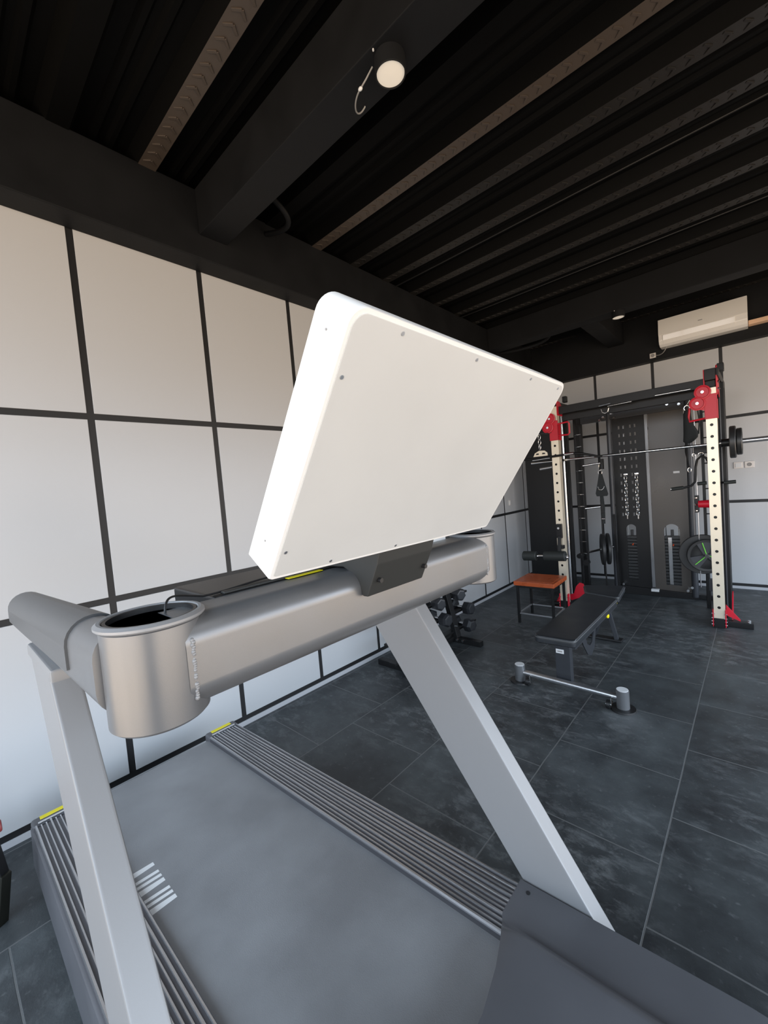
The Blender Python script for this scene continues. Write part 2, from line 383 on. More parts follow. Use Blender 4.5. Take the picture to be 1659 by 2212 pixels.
# corrugated steel deck, ribs along x
prof = []
P0 = 1.0; PT = .4; ZL = 3.43; ZH = 3.505
k = -8
while P0+PT*k < BY+.5:
    c = P0+PT*k
    if c > FY-.5:
        prof += [(c-.045, ZL), (c+.045, ZL), (c+.08, ZH), (c+.135, ZH), (c+.15, ZH-.02), (c+.172, ZH-.02), (c+.187, ZH), (c+.213, ZH), (c+.228, ZH-.02), (c+.25, ZH-.02), (c+.265, ZH), (c+.32, ZH)]
    k += 1
poly = prof + [(prof[-1][0], ZH+.06), (prof[0][0], ZH+.06)]
tb = MB(DECKM, FLANGE, FLANGEB)
rings = [[(x, q[0], q[1]) for q in poly] for x in (-.1, RX+.15)]
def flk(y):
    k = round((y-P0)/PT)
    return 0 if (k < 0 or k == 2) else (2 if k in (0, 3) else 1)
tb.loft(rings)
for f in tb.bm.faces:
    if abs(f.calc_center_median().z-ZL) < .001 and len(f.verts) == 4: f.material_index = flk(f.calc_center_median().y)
# embossed chevrons on the low flanges
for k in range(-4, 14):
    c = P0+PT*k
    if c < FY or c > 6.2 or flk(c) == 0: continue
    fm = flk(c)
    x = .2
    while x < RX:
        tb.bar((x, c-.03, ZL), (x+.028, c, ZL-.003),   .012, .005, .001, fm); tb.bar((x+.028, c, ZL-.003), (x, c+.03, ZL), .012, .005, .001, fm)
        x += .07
struct(tb.build('ceiling', sm=False))
def beam(lo, hi, n): struct(MB(BLACKP).box(lo, hi, .006).build('trim_%d' % n))
beam((0, FY-.1, 3.03), (.16, BY-.13, 3.44), 1)
beam((0, BY-.12, 2.872), (RX, BY+.003, 3.5), 2)
beam((.16, 1.265, 3.17), (RX, 1.445, 3.44), 3)
beam((.16, 4.93, 3.17), (RX, 5.11, 3.44), 4)
beam((1.205, 5.11, 3.17), (1.39, BY-.12, 3.44), 5)

# thin conduit lines running under the deck
for i, (y, lab) in enumerate(((3.13, 'thin black conduit line under the ceiling beside the third rib'), (4.28, 'thin black conduit line under the ceiling nearer the far beam'))):
    tag(MB(BLACKS).cyl((.18, y, ZL-.012), (RX-.02, y, ZL-.012), .006, n=8).build('ceiling_conduit'), lab, 'conduit', 'ceiling conduits')
def bez(a, b, c, d, n=16):
    a, b, c, d = map(Vector, (a, b, c, d)); r = []
    for i in range(n+1):
        t = i/n; r.append(a*(1-t)**3+b*3*t*(1-t)**2+c*3*t*t*(1-t)+d*t**3)
    return r
tag(MB(BLACKP).tube(bez((.16, 5.25, 3.2), (.62, 5.3, 3.16), (.93, 5.28, 3.16), (.86, 5.0, 3.28)), .02).build('flexible_duct'),
    'black flexible duct elbow looping under the far ceiling beam in the corner', 'duct')
tag(MB(BLACKP).tube(bez((.165, 1.75, 3.36), (.40, 1.82, 3.30), (.5, 1.75, 3.3), (.42, 1.6, 3.43)), .017).build('flexible_duct'),
    'black flexible duct elbow beside the near crossbeam above the white panel', 'duct')

def lamp(loc, label, cable=True):
    t = thing('ceiling_lamp', label, 'lamp', loc, 'round ceiling lamps')
    x, y, z = loc
    MB(BLACKP).lathe([(.040, 0), (.060, 0), (.060, -.058), (.0575, -.062), (.055, -.062), (.055, -.052), (.001, -.052)], (x, y, z), n=40).build('housing', parent=t)
    MB(DIFF).lathe([(.001, -.054), (.0535, -.054), (.0535, -.057), (.001, -.059)], (x, y, z), n=40).build('diffuser', parent=t)
    if cable:
        MB(CORD).tube([(x-.05, y-.045, z-.025), (x-.082, y-.05, z-.05), (x-.12, y-.045, z-.058)]+bez((x-.12, y-.045, z-.058), (x-.20, y-.02, z-.05), (x-.25, y+.06, z-.05), (x-.20, y+.07, z-.002), 20), .003, 8).build('cable', parent=t)
        MB(LABEL).sphere((x-.12, y-.045, z-.058), .007, sc=(1.5, 1, 1)).build('connector', parent=t)
    MB(LABEL).cyl((x-.02, y-.07, z-.006), (x-.02, y-.07, z+.0), .0035, n=10).build('screw', parent=t)
lamp((1.64, 1.345, 3.17), 'near round ceiling lamp with loose cable on the near crossbeam')
lamp((1.612, 4.985, 3.17), 'far round ceiling lamp on the far crossbeam near the air conditioner', False)

# ------------------------------------------------------------------ air conditioner and wall fittings
t = thing('air_conditioner', 'white split air conditioner mounted high on the black beam of the back wall', 'air conditioner', (2.2, 6.3, 2.98))
pf = [(6.10, 3.29), (6.3, 3.29), (6.3, 2.98), (6.17, 2.98), (6.115, 3.0), (6.09, 3.04), (6.085, 3.1)]
MB(ACW).prism(pf, 'x', 1.795, 2.605, bev=.008).build('body', parent=t)
MB(ACW).prism([(6.082, 3.105), (6.098, 3.285), (6.092, 3.287), (6.075, 3.105)], 'x', 1.797, 2.603, bev=.002).build('front_panel', parent=t)
MB(ACW).prism([(6.078, 3.098), (6.086, 3.098), (6.094, 3.045), (6.12, 3.005), (6.116, 2.998), (6.086, 3.038)], 'x', 1.84, 2.5, bev=.0015).build('louver', parent=t)
MB(CORD).box((2.18, 6.078, 3.155), (2.22, 6.086, 3.163)).build('badge', parent=t)
MB(CORD).tube(bez((1.86, 6.2, 2.985), (1.84, 6.2, 2.93), (1.80, 6.25, 2.9), (1.735, 6.27, 2.925)), .005, 8).build('power_cord', parent=t)
tag(MB(PEACH).box((2.608, 6.19, 3.0), (3.5, 6.298, 3.045), .004).build('pipe_cover'), 'peach coloured pipe cover running right from the air conditioner', 'pipe cover')
def outlet(name, x, y, z, label, axis='y', sw=False, grp=None, w=.085, h=.075):
    t = thing(name, label, 'switch' if sw else 'socket', (x, y, z), grp)
    if axis == 'y':
        MB(OUTL).box((x-w/2, y-.012, z-h/2), (x+w/2, y, z+h/2), .004).build('cover_plate', parent=t)
        if sw: MB(LABEL).box((x-w*.32, y-.016, z-h*.3), (x+w*.32, y-.011, z+h*.3), .002).build('rocker', parent=t)
        else: MB(CORD).lathe([(.001, 0), (.019, 0), (.021, .004), (.017, .005), (.016, .002), (.001, .002)], (x, y-.011, z), (0, -1, 0), 20).build('socket_face', parent=t)
    else:
        MB(OUTL).box((x, y-w/2, z-h/2), (x+.012, y+w/2, z+h/2), .004).build('cover_plate', parent=t)
        MB(LABEL).box((x+.011, y-w*.2, z-h*.3), (x+.016, y+w*.2, z+h*.3), .002).build('rocker', parent=t)
outlet('light_switch', 2.475, BY, 1.475, 'white wall switch, left one of the pair right of the rack', sw=True)
outlet('power_outlet', 2.573, BY, 1.475, 'white wall socket, right one of the pair right of the rack')
outlet('power_outlet', 1.70, 6.30, 2.935, 'small white socket on the black beam below the air conditioner', w=.065, h=.06)
outlet('light_switch', 0.0, 5.57, 1.2, 'small white switch on the left wall near the corner', 'x', True, w=.05, h=.075)

# ------------------------------------------------------------------ treadmill
T = thing('treadmill', 'large silver and black treadmill in the foreground with a white screen housing', 'treadmill', (1.3, .63, 0))
YL0, YL1, YR0, YR1 = .172, .345, .915, 1.078
def zt(x): return .25+(x-.35)*.040            # deck rises a little to the front
XR, XF = .33, 2.11
# belt
def strip(x0, x1, y0, y1, dz, n=10): return [[(x0+(x1-x0)*i/n, y, zt(x0+(x1-x0)*i/n)+dz) for y in (y0, y1)] for i in range(n+1)]
mb = MB(BELT)
rr = []
for a in range(0, 9):   # roll-over at the rear
    an = PI/2*(1-a/8.0); rr.append((.36+.0-.035*math.cos(an), zt(.36)-.02-.035+.035*math.sin(an)))
pts = [(2.45, zt(2.2)-.03), (2.2, zt(2.2)-.02)] + [(1.8, zt(1.8)-.02), (1.2, zt(1.2)-.02), (.8, zt(.8)-.02)] + rr[::-1][::-1]
pts = [(2.45, zt(2.45)-.025), (2.2, zt(2.2)-.02), (1.5, zt(1.5)-.02), (.8, zt(.8)-.02), (.37, zt(.37)-.02)]
for a in range(1, 9):
    an = PI/2+PI*a/8; pts.append((.37+.04*math.cos(an)*1.0, zt(.37)-.02-.04+.04*math.sin(an)))
mb.loft([[(x, y, z) for y in (YL1-.004, YR0+.004)] for x, z in pts], closed_ring=False)
mb.build('belt', parent=T)
# white bar mark on the belt
mk = MB(LABEL); x = .975
for wd in (.038, .013, .013, .038, .013, .013, .038):
    mk.prism([(x+.0, .30), (x+wd, .30), (x+wd+.012, .425), (x+.012, .425)], 'z', zt(x)-.0195, zt(x)-.0188); x += wd+.0125
mk.build('belt_mark', parent=T, sm=False)
# side rails with ribs
def rail(y0, y1, flip):
    wd = y1-y0; X0, X1 = .385, 2.13
    pr = [(y0, -.045), (y0, -.004), (y0+.003, 0), (y1-.003, 0), (y1, -.004), (y1, -.045)]
    o = MB(RAILBED).loft([[(x, p[0], zt(x)+p[1]) for p in pr] for x in (X0, .8, 1.2, 1.6, X1)]).build('side_rail', parent=T)
    m = MB(RAIL); n = 11
    for i in range(n):
        c = y0+.006+(wd-.012)*i/(n-1); h = .0035+(.0025 if i in (0, 3, 7, 10) else 0); q = .0034 if i % 3 else .0046
        m.loft([[(x, c+a, zt(x)+b) for a, b in ((-q, -.001), (-q*.6, h), (q*.6, h), (q, -.001))] for x in (X0, .8, 1.2, 1.6, X1)])
    m.build('ridges', parent=o)
    # rear cap with yellow sticker
    cap = MB(HOOD)
    yo = y1+.006 if flip else y1+.002; yi = y0-.002 if flip else y0-.006
    cap.box((.325, yi, .12), (.388, yo, zt(.36)+.008), .012, seg=3)
    c = cap.build('rear_cap', parent=T)
    MB(YEL).box((.334, yi+.03, zt(.36)+.0075), (.358, yo-.03, zt(.36)+.0095), .0009).build('warning_sticker', parent=c)
    MB(CHROME).box((.372, yi+.02, zt(.36)+.0075), (.384, yo-.02, zt(.36)+.0092)).build('label_strip', parent=c)
rail(YL0, YL1, False); rail(YR0, YR1, True)
# frame sides
MB(HOOD).loft([[(x, q[0], q[1]) for q in ((YL0+.01, .06), (YL0-.012, .07), (YL0-.008, zt(x)-.02), (YL0+.004, zt(x)-.012), (YL0+.03, zt(x)-.012), (YL0+.03, .06))] for x in (.335, 1.2, 2.7)]).build('side_skirt', parent=T)
MB(HOOD).loft([[(x, q[0], q[1]) for q in ((YR1-.03, .06), (YR1-.03, zt(x)-.012), (YR1-.004, zt(x)-.012), (YR1+.004, zt(x)-.03), (YR1+.006, .07), (YR1-.01, .06))] for x in (.335, 1.2, 2.7)]).build('side_skirt', parent=T)
MB(BLACKS).box((.42, YL1-.02, .09), (2.6, YR0+.02, zt(.42)-.032), .004).build('deck_board', parent=T)
for (fx, fy) in ((.45, .23), (.45, 1.02), (2.6, .23), (2.6, 1.02)):
    MB(BLACK).cyl((fx, fy, 0), (fx, fy, .08), .03, n=16).build('foot', parent=T)
# motor hood : side wings plus curved raised centre
def hood_z(y, x):
    base = zt(x)+.012
    yl, yr = .30, .955          # centre bulge between the wings
    if y <= yl or y >= yr: return base
    s = min((y-yl), (yr-y))/.06
    s = max(0, min(1, s)); s = s*s*(3-2*s)
    g = min(1, max(0, (x-2.03)/.13)); d = min((y-yl), (yr-y))
    dip = .007*math.exp(-((d-.02)/.020)**2)*g
    return base-dip + s*.045*g
rings = []
ysamp = [YL0-.006, YL0, .2, .25, .29, .30, .31, .318, .33, .34, .35, .36, .4, .5, .6, .7, .8, .86, .89, .9, .91, .92, .93, .94, .948, .955, .965, .99, 1.04, 1.07, 1.084, 1.09]
for x in [2.085, 2.12, 2.17, 2.23, 2.3, 2.4, 2.5, 2.6, 2.7, 2.76]:
    r = []
    for i, y in enumerate(ysamp):
        c = (y-.63)/.33                       # rear lip of the hood bows forward in the middle
        xx = x+max(0, 1-c*c)*.09*max(0, 1-(x-2.085)/.5)
        z = hood_z(y, xx)
        if i in (0, len(ysamp)-1): z -= .016
        if x > 2.65: z -= (x-2.65)**2*4
        r.append((xx, y, z))
    r += [(q[0], q[1], zt(x)-.021 if x < 2.2 else .05) for q in r[::-1]]
    rings.append(r)
hm = MB(HOOD).loft(rings, cap=False); nn = len(ysamp)
for rg in (rings[0], rings[-1]): hm.loft([[rg[i] for i in range(nn)], [rg[2*nn-1-i] for i in range(nn)]], closed_ring=False)
hd = hm.build('motor_hood', parent=T)
MB(BLACK).cyl((2.12, 1.055, zt(2.12)+.010), (2.12, 1.055, zt(2.12)+.0135), .006, n=14).build('screw_cover', parent=hd)
MB(BLACK).cyl((2.12, .2, zt(2.12)+.010), (2.12, .2, zt(2.12)+.0135), .006, n=14).build('screw_cover', parent=hd)
# slanted columns (x,z profile, extruded in y)
def ext(a, b, z): return (a[0]+(b[0]-a[0])*(z-a[1])/(b[1]-a[1]), z)
rb = ((1.573, .997), (2.089, .32)); rf = ((1.772, 1.097), (2.283, .333))
lb = ((1.462, 1.218), (1.819, .68)); lf = ((1.655, 1.242), (1.971, .812))
MB(SILVERL).prism([ext(*rb, .04), ext(*rb, 1.26), ext(*rf, 1.26), ext(*rf, .04)], 'y', 1.092, 1.150, bev=.006).build('column', parent=T)
lf2 = ((1.655, 1.242), (1.971+.0, .812)); 
MB(SILVERL).prism([ext(*lb, .06), ext(*lb, 1.232), ext(*lf2, 1.235), ext(*lf2, .06)], 'y', .121, .168, bev=.006).build('column', parent=T)
MB(SILVERL).box((1.40, .122, 1.216), (1.67, .19, 1.246), .006, M=None).build('column_cap', parent=T)
# arms
def arm_rings(y0, y1, z0a, z0b, h, xa, xb, r, grow=0):
    R = []; h1 = h
    for i in range(9):
        t = i/8; x = xa+(xb-xa)*t; zb = z0a+(z0b-z0a)*t; h = h1-(.022*(1-t) if xb-xa > .5 else 0)
        R.append([(x, q[0], q[1]) for q in rrect(y0-grow, zb-grow, y1+grow, zb+h+grow, r, 6)])
    return R
def arm(y0, y1):
    za, zb, h = 1.215, 1.243, .122
    MB(SILVER).loft(arm_rings(y0, y1, za, zb, h, 1.08, 1.972, .038)).build('handle_arm', parent=T)
    # soft grip sleeve over the top of the arm
    g = MB(RUBGRIP)
    def ring(x, drop):
        t = (x-1.08)/(1.972-1.08); b = za+(zb-za)*t; top = b+h-.022*(1-t)+.004; lo = b+.028+.012*t+drop
        rr_ = .042; ya, yb = y0-.004, y1+.004
        outer = [(ya, lo)]+[(ya, top-rr_)]+arc(ya+rr_, top-rr_, rr_, PI, PI/2, 6)+arc(yb-rr_, top-rr_, rr_, PI/2, 0, 6)+[(yb, lo)]
        inner = [(yb-.006, lo)]+[(ya+.006, lo)]
        return [(x, q[0], q[1]) for q in outer+inner]
    g.loft([ring(1.068, .012), ring(1.075, .002), ring(1.3, 0), ring(1.5, 0), ring(1.7, 0), ring(1.80, 0), ring(1.815, .004)])
    # finger waves
    for k in range(8):
        x = 1.22+.07*k; t = (x-1.08)/(.91); b = za+(zb-za)*t
    g.build('grip', parent=T)
    MB(RUBGRIP).loft(arm_rings(y0+.004, y1-.004, za+.005, za+.005, h-.030, 1.055, 1.082, .036)).build('end_cap', parent=T)
arm(.129, .207); arm(1.109, 1.187)
# crossbeam tube
bx0, bx1, bz0, bz1 = 1.925, 2.049, 1.235, 1.368
ring = rrect(bx0, bz0, bx1, bz1, .038, 7)
MB(SILVER).loft([[(q[0], y, q[1]) for q in ring] for y in (.222, .5, .8, 1.095)]).build('console_beam', parent=T)
# cup holders
def cup(cy, weld_side):
    cx, r = 1.985, .066
    o = MB(SILVER).lathe([(.001, 1.226), (r-.004, 1.226), (r, 1.230), (r, 1.364), (r-.002, 1.366), (r-.006, 1.366), (r-.006, 1.30), (r-.007, 1.24), (.001, 1.239)], (cx, cy, 0), n=56).build('cup_holder', parent=T)
    MB(SILVERL).lathe([(r-.004, 1.3665), (r+.003, 1.3665), (r+.0055, 1.369), (r+.0055, 1.3725), (r+.001, 1.376), (r-.003, 1.376), (r-.005, 1.373), (r-.004, 1.3665)], (cx, cy, 0), n=56).build('rim', parent=o)
    MB(BLACK).lathe([(.001, 1.243), (r-.013, 1.243), (r-.008, 1.29), (r-.0075, 1.372), (r-.0055, 1.3745), (r-.010, 1.3745), (r-.011, 1.29), (r-.016, 1.246), (.001, 1.246)], (cx, cy, 0), n=56).build('liner', parent=o)
    wb = MB(SILVERL); y = cy+weld_side*.0285
    for i in range(26):
        a = i/25; z = bz0+.02+(bz1-bz0-.05)*a
        wb.sphere((bx1-.002+random.uniform(-.001, .001), y+random.uniform(-.001, .001), z), random.uniform(.0028, .004), n=8)
    wb.build('weld_seam', parent=o)
cup(.203, 1); cup(1.113, -1)
# black console tray behind the beam, with warning sticker
MB(BLACK).box((1.78, .31, 1.325), (1.955, .99, 1.3695), .006).build('console_tray', parent=T)
MB(DARKP).bar((1.945, .33, 1.371), (1.945, .60, 1.371), .016, .005, .002).build('tray_lip', parent=T)
st = MB(YEL).box((1.925, .455, 1.3695), (1.966, .54, 1.3712), .0008).build('warning_label', parent=T)
MB(REDL).box((1.925, .462, 1.3711), (1.950, .533, 1.3718)).build('label_stripe', parent=st)
MB(WHITE).box((1.82, .86, 1.355), (1.955, 1.02, 1.382), .008, seg=3).build('side_tray', parent=T)
# thin wire looping out of the cup
MB(BLACK).tube(bez((1.975, .225, 1.34), (1.97, .225, 1.405), (1.95, .24, 1.388), (1.94, .30, 1.372), 20)+bez((1.94, .31, 1.372), (1.94, .36, 1.371), (1.93, .41, 1.38), (1.93, .5, 1.373), 10), .0018, 8).build('wire', parent=T)
# screen mount
mm_ = MB(DARKP)
mm_.prism([(1.925, 1.35), (1.95, 1.372), (2.0, 1.374), (2.03, 1.36), (2.047, 1.335), (2.052, 1.318), (2.066, 1.318), (2.10, 1.385), (2.115, 1.43), (1.99, 1.47), (1.9, 1.4)], 'y', .565, .745, bev=.003)
mt = mm_.build('screen_mount', parent=T)
for y in (.582, .728): MB(BLACK).cyl((2.068, y, 1.352), (2.092, y, 1.350), .005, n=12).build('screw', parent=mt)
# white screen housing: slab leaning back; u along y, t up along the slab, n outward (towards the camera and down)
SL0 = Vector((2.126, .312, 1.411)); t_ = Vector((math.sin(math.radians(34.8)), 0, math.cos(math.radians(34.8)))); n_ = Vector((math.cos(math.radians(34.8)), 0, -math.sin(math.radians(34.8)))); u_ = Vector((0, 1, 0))
SW, SH, ST = .638, .378, .062
MS = Matrix(((u_.x, t_.x, n_.x, SL0.x), (u_.y, t_.y, n_.y, SL0.y), (u_.z, t_.z, n_.z, SL0.z), (0, 0, 0, 1)))
def slabring(e, z, r): return [MS @ Vector((q[0], q[1], z)) for q in rrect(-e, -e, SW+e, SH+e, r, 8, r*.3)]
scr = MB(WHITE).loft([slabring(-.004, -ST, .02), slabring(0, -ST+.004, .024), slabring(0, -.003, .024), slabring(-.0015, 0, .023), slabring(-.006, 0, .02)]).build('screen_housing', parent=T)
bc = MB(WHITEB).loft([slabring(-.0065, -.001, .020), slabring(-.0065, .0008, .020), slabring(-.0075, .0014, .019)]).build('back_cover', parent=scr)
sc = MB(CORD)
for u, v in ((.1, SH-.014), (.28, SH-.014), (.46, SH-.014), (.6, SH-.014), (.012, .05), (.012, .29), (.12, .012), (.27, .012), (.4, .012), (.55, .012)):
    pass
for u, v in ((.085, SH-.014), (.26, SH-.014), (.46, SH-.014), (.60, SH-.014), (.014, .05), (.014, .30), (.11, .013), (.27, .013)):
    c = MS @ Vector((u, v, .0012)); c2 = MS @ Vector((u, v, .0024)); MB(STEELB).cyl(c, c2, .0026, n=10).build('screw', parent=scr)
for v in (.05, .34):
    c = MS @ Vector((.0003, v, -.03)); c2 = MS @ Vector((-.001, v, -.03)); MB(CORD).cyl(c, c2, .0015, n=8).build('screw', parent=scr)
MB(BLACK).loft([slabring(-.012, -ST-.002, .015), slabring(-.012, -ST+.001, .015)]).build('display', parent=scr)

# ------------------------------------------------------------------ stools
def stool(label, name, x0, y0, x1, y1, h, seat, leg, rot=0.0, z0=0.1):
    cx, cy = (x0+x1)/2, (y0+y1)/2; t = thing(name, label, 'stool', (cx, cy, 0))
    M = Matrix.Translation((cx, cy, 0)) @ Matrix.Rotation(rot, 4, 'Z'); a, b = (x1-x0)/2, (y1-y0)/2
    o = MB(seat).box((-a, -b, h-.045), (a, b, h), .006, M=M).build('seat', parent=t)
    MB(seat).box((-a+.03, -b+.03, h-.002), (a-.03, b-.03, h+.002), .0015, M=M).build('seat_pad', parent=o)
    i = .03
    for sx in (-1, 1):
        for sy in (-1, 1):
            px, py = sx*(a-i), sy*(b-i)
            MB(leg).box((px-.0125, py-.0125, .0), (px+.0125, py+.0125, h-.045), .002, M=M).build('leg', parent=t)
    for (p, q) in (((-a+i, -b+i), (a-i, -b+i)), ((a-i, -b+i), (a-i, b-i)), ((a-i, b-i), (-a+i, b-i)), ((-a+i, b-i), (-a+i, -b+i))):
        MB(STEELB).bar(M @ Vector((*p, z0)), M @ Vector((*q, z0)), .014, .014, .002).build('stretcher', parent=t)
    for (p, q) in (((-a+i, -b+i), (a-i, -b+i)), ((a-i, -b+i), (a-i, b-i)), ((a-i, b-i), (-a+i, b-i)), ((-a+i, b-i), (-a+i, -b+i))):
        MB(leg).bar(M @ Vector((*p, h-.058)), M @ Vector((*q, h-.058)), .022, .022, .002).build('seat_rail', parent=t)
stool('square stool with orange brown seat and black steel legs beside the rack', 'stool', .68, 4.10, 1.10, 4.52, .45, WOODS, BLACKS, .03)
t = thing('machine_stand', 'dark metal stand with red pad end, cut off at the left edge', 'stand', (.44, .0, 0))
MB(BRONZ).bar((.45, .035, .0), (.50, .060, .215), .035, .05, .004).build('leg', parent=t)
MB(BLACKS).bar((.50, .060, .20), (.52, .03, .46), .03, .03, .003).build('post', parent=t)
MB(BLACKS).bar((.52, .03, .44), (.50, -.5, .44), .04, .04, .003).build('arm', parent=t)
MB(BLACKS).bar((.43, .035, .02), (.43, -.5, .02), .04, .04, .003).build('base_bar', parent=t)
MB(BLACKS).bar((.50, -.5, .46), (.45, -.5, .0), .04, .04, .003).build('leg', parent=t)
MB(PINKS).cyl((.49, .076, .385), (.49, -.3, .385), .022, n=20, bev=.006).build('red_pad', parent=t)

# ------------------------------------------------------------------ weight bench
cx = 1.60
T2 = thing('weight_bench', 'black padded weight bench with silver T foot in front of the rack', 'bench', (cx, 3.5, 0))
def pad(name, pts, z0, z1, parent):
    m = MB(VINYL); rings_ = []
    def inset(e, z):
        P = [Vector((*p, 0)) for p in pts]; c = sum(P, Vector())/len(P); out_ = []
        n = len(P)
        loop = []
        for i in range(n):
            a, b, d = P[i-1], P[i], P[(i+1) % n]; r = .035
            u = (a-b).normalized(); v = (d-b).normalized()
            for k in range(7):
                t = k/6; q = (b+u*r)*(1-t)**2+b*2*t*(1-t)+(b+v*r)*t*t; loop.append(q)
        for q in loop:
            d = (c-q); d.normalize(); q2 = q+d*e; out_.append((q2.x, q2.y, z))
        return out_
    m.loft([inset(.012, z0), inset(.0, z0+.008), inset(0, z0+.026), inset(.0, z1-.016), inset(.004, z1-.006), inset(.016, z1)])
    o = m.build(name, parent=parent)
    MB(PIPING).tube([Vector(p) for p in inset(-.001, z1-.014)], .0025, 6, closed=True).build('piping', parent=o)
    return o
pad('backrest', [(1.468, 2.715), (1.735, 2.725), (1.735, 3.84), (1.452, 3.92)], .395, .45, T2)
pad('seat', [(1.448, 3.945), (1.738, 3.865), (1.70, 4.28), (1.36, 4.18)], .40, .455, T2)
MB(CHARC).bar((1.6, 2.93, .352), (1.615, 4.10, .335), .06, .05, .005).build('spine_tube', parent=T2)
MB(CHARC).bar((1.70, 2.80, .375), (1.70, 3.9, .375), .025, .03, .003).build('pad_frame', parent=T2)
MB(CHARC).bar((1.51, 2.80, .375), (1.51, 3.9, .375), .025, .03, .003).build('pad_frame', parent=T2)
o = MB(CHARC).box((1.525, 2.925, .055), (1.63, 2.985, .38), .006).build('front_post', parent=T2)
MB(LABEL).box((1.535, 2.9215, .262), (1.59, 2.9245, .292), .0008).build('logo_sticker', parent=o)
MB(CORD).box((1.545, 2.9205, .272), (1.58, 2.9215, .281)).build('logo_mark', parent=o)
MB(STEELB).cyl((1.29, 2.885, .075), (1.95, 2.86, .075), .021, n=20).build('foot_bar', parent=T2)
for (x, y) in ((1.27, 2.885), (1.965, 2.86)):
    o = MB(SILVER).cyl((x, y, .008), (x, y, .13), .038, n=28, bev=.003).build('foot_post', parent=T2)
    MB(LABEL).cyl((x, y, .13), (x, y, .133), .034, n=28).build('post_cap', parent=o)
    MB(BLACK).lathe([(.001, 0), (.075, 0), (.072, .012), (.001, .014)], (x, y, 0), n=28).build('rubber_foot', parent=o)
    s = 1 if x < 1.5 else -1
    wh = MB(BLACK, CHROME); wx = x+s*.075
    wh.cyl((wx-.012, y-.035, .03), (wx+.012, y-.035, .03), .03, n=20, mi=0, bev=.003).cyl((wx-.016, y-.035, .03), (wx+.016, y-.035, .03), .012, n=14, mi=1)
    wh.box((wx+.013, y-.045, .03), (wx+.018, y-.01, .075), .001, 1)
    wh.build('transport_wheel', parent=T2)
# curved adjuster plate under the spine
outl = [(3.12, .33), (3.6, .33), (3.60, .24), (3.56, .16), (3.47, .115), (3.36, .12), (3.27, .17), (3.2, .26)]
hl = arc(3.42, .30, .075, PI, 2*PI, 12)
mp_ = MB(CHARC)
mp_.plate([(3.14, .33), (3.20, .24), (3.29, .14), (3.38, .10), (3.46, .14), (3.50, .22), (3.53, .30), (3.53, .33), (3.49, .33), (3.46, .26), (3.41, .20), (3.35, .19), (3.29, .22), (3.25, .29), (3.24, .33)], [], 'x', 1.632, 1.640)
for a in range(6):
    q = 3.35+.095*math.cos(PI+.35+a*.45), .27+.11*math.sin(PI+.35+a*.45)
    mp_.cyl((1.628, q[0], q[1]), (1.6315, q[0], q[1]), .007, n=10)
mp_.build('adjuster_plate', parent=T2)
for (y, z) in ((3.60, .375), (3.86, .41)):
    o = MB(CHROME).cyl((1.63, y, z), (1.70, y-.02, z-.005), .012, n=14).build('pop_pin', parent=T2)
    MB(YEL, BLACK).lathe([(.001, 0), (.016, 0), (.017, .005), (.016, .024), (.001, .026)], (1.70, y-.02, z-.005), (1, -.3, 0), 20).build('knob', parent=o)
MB(CHARC).bar((1.60, 4.02, .33), (1.665, 4.03, .02), .045, .035, .004).build('rear_leg', parent=T2)
MB(CHARC).bar((1.58, 4.02, .33), (1.47, 4.05, .02), .045, .035, .004).build('rear_leg', parent=T2)
MB(BLACK).box((1.43, 4.0, 0), (1.71, 4.08, .022), .006).build('rear_foot', parent=T2)

# ------------------------------------------------------------------ power rack / functional trainer
RK = thing('power_rack', 'black and red power rack with pale drilled uprights and twin weight stacks', 'power rack', (1.65, 5.2, 0))
def holes_up(x0, x1, y, z0, z1, name='upright'):
    m = MB(CREAM, BLACK, BLACKS)
    # front face plate with drilled holes on a tube
    hs = []; z = 2.0 if False else z1-.12
    xc = (x0+x1)/2
    while z > z0+.1:
        hs.append([(xc+.013*math.cos(2*PI*k/14), z+.013*math.sin(2*PI*k/14)) for k in range(14)]); z -= .105
    m.plate([(x0, z0), (x1, z0), (x1, z1), (x0, z1)], hs, 'y', y, y+.005)
    m.box((x0, y+.005, z0), (x0+.004, y+.08, z1)); m.box((x1-.004, y+.005, z0), (x1, y+.08, z1))
    m.box((x0+.004, y+.03, z0), (x1-.004, y+.08, z1), 0, 1)
    return m.build(name, parent=RK, sm=False)
XL0, XL1, XRa, XRb = .915, .995, 2.305, 2.385
holes_up(XL0, XL1, 4.8, .06, 2.30); holes_up(XRa, XRb, 4.8, .06, 2.20)
# top front crossbar and pull-up bar
MB(BLACKS).box((.93, 4.85, 2.215), (2.38, 4.91, 2.30), .005).build('top_crossbar', parent=RK)
MB(BLACKS).box((1.0, 4.96, 2.145), (2.30, 5.0, 2.225), .005).build('top_crossbar', parent=RK)
MB(CHROME).cyl((1.92, 4.84, 2.225), (2.20, 4.84, 2.225), .008, n=14).build('pullup_bar', parent=RK)
MB(CHROME).cyl((1.50, 4.84, 2.205), (1.72, 4.84, 2.21), .005, n=14).build('pullup_bar', parent=RK)
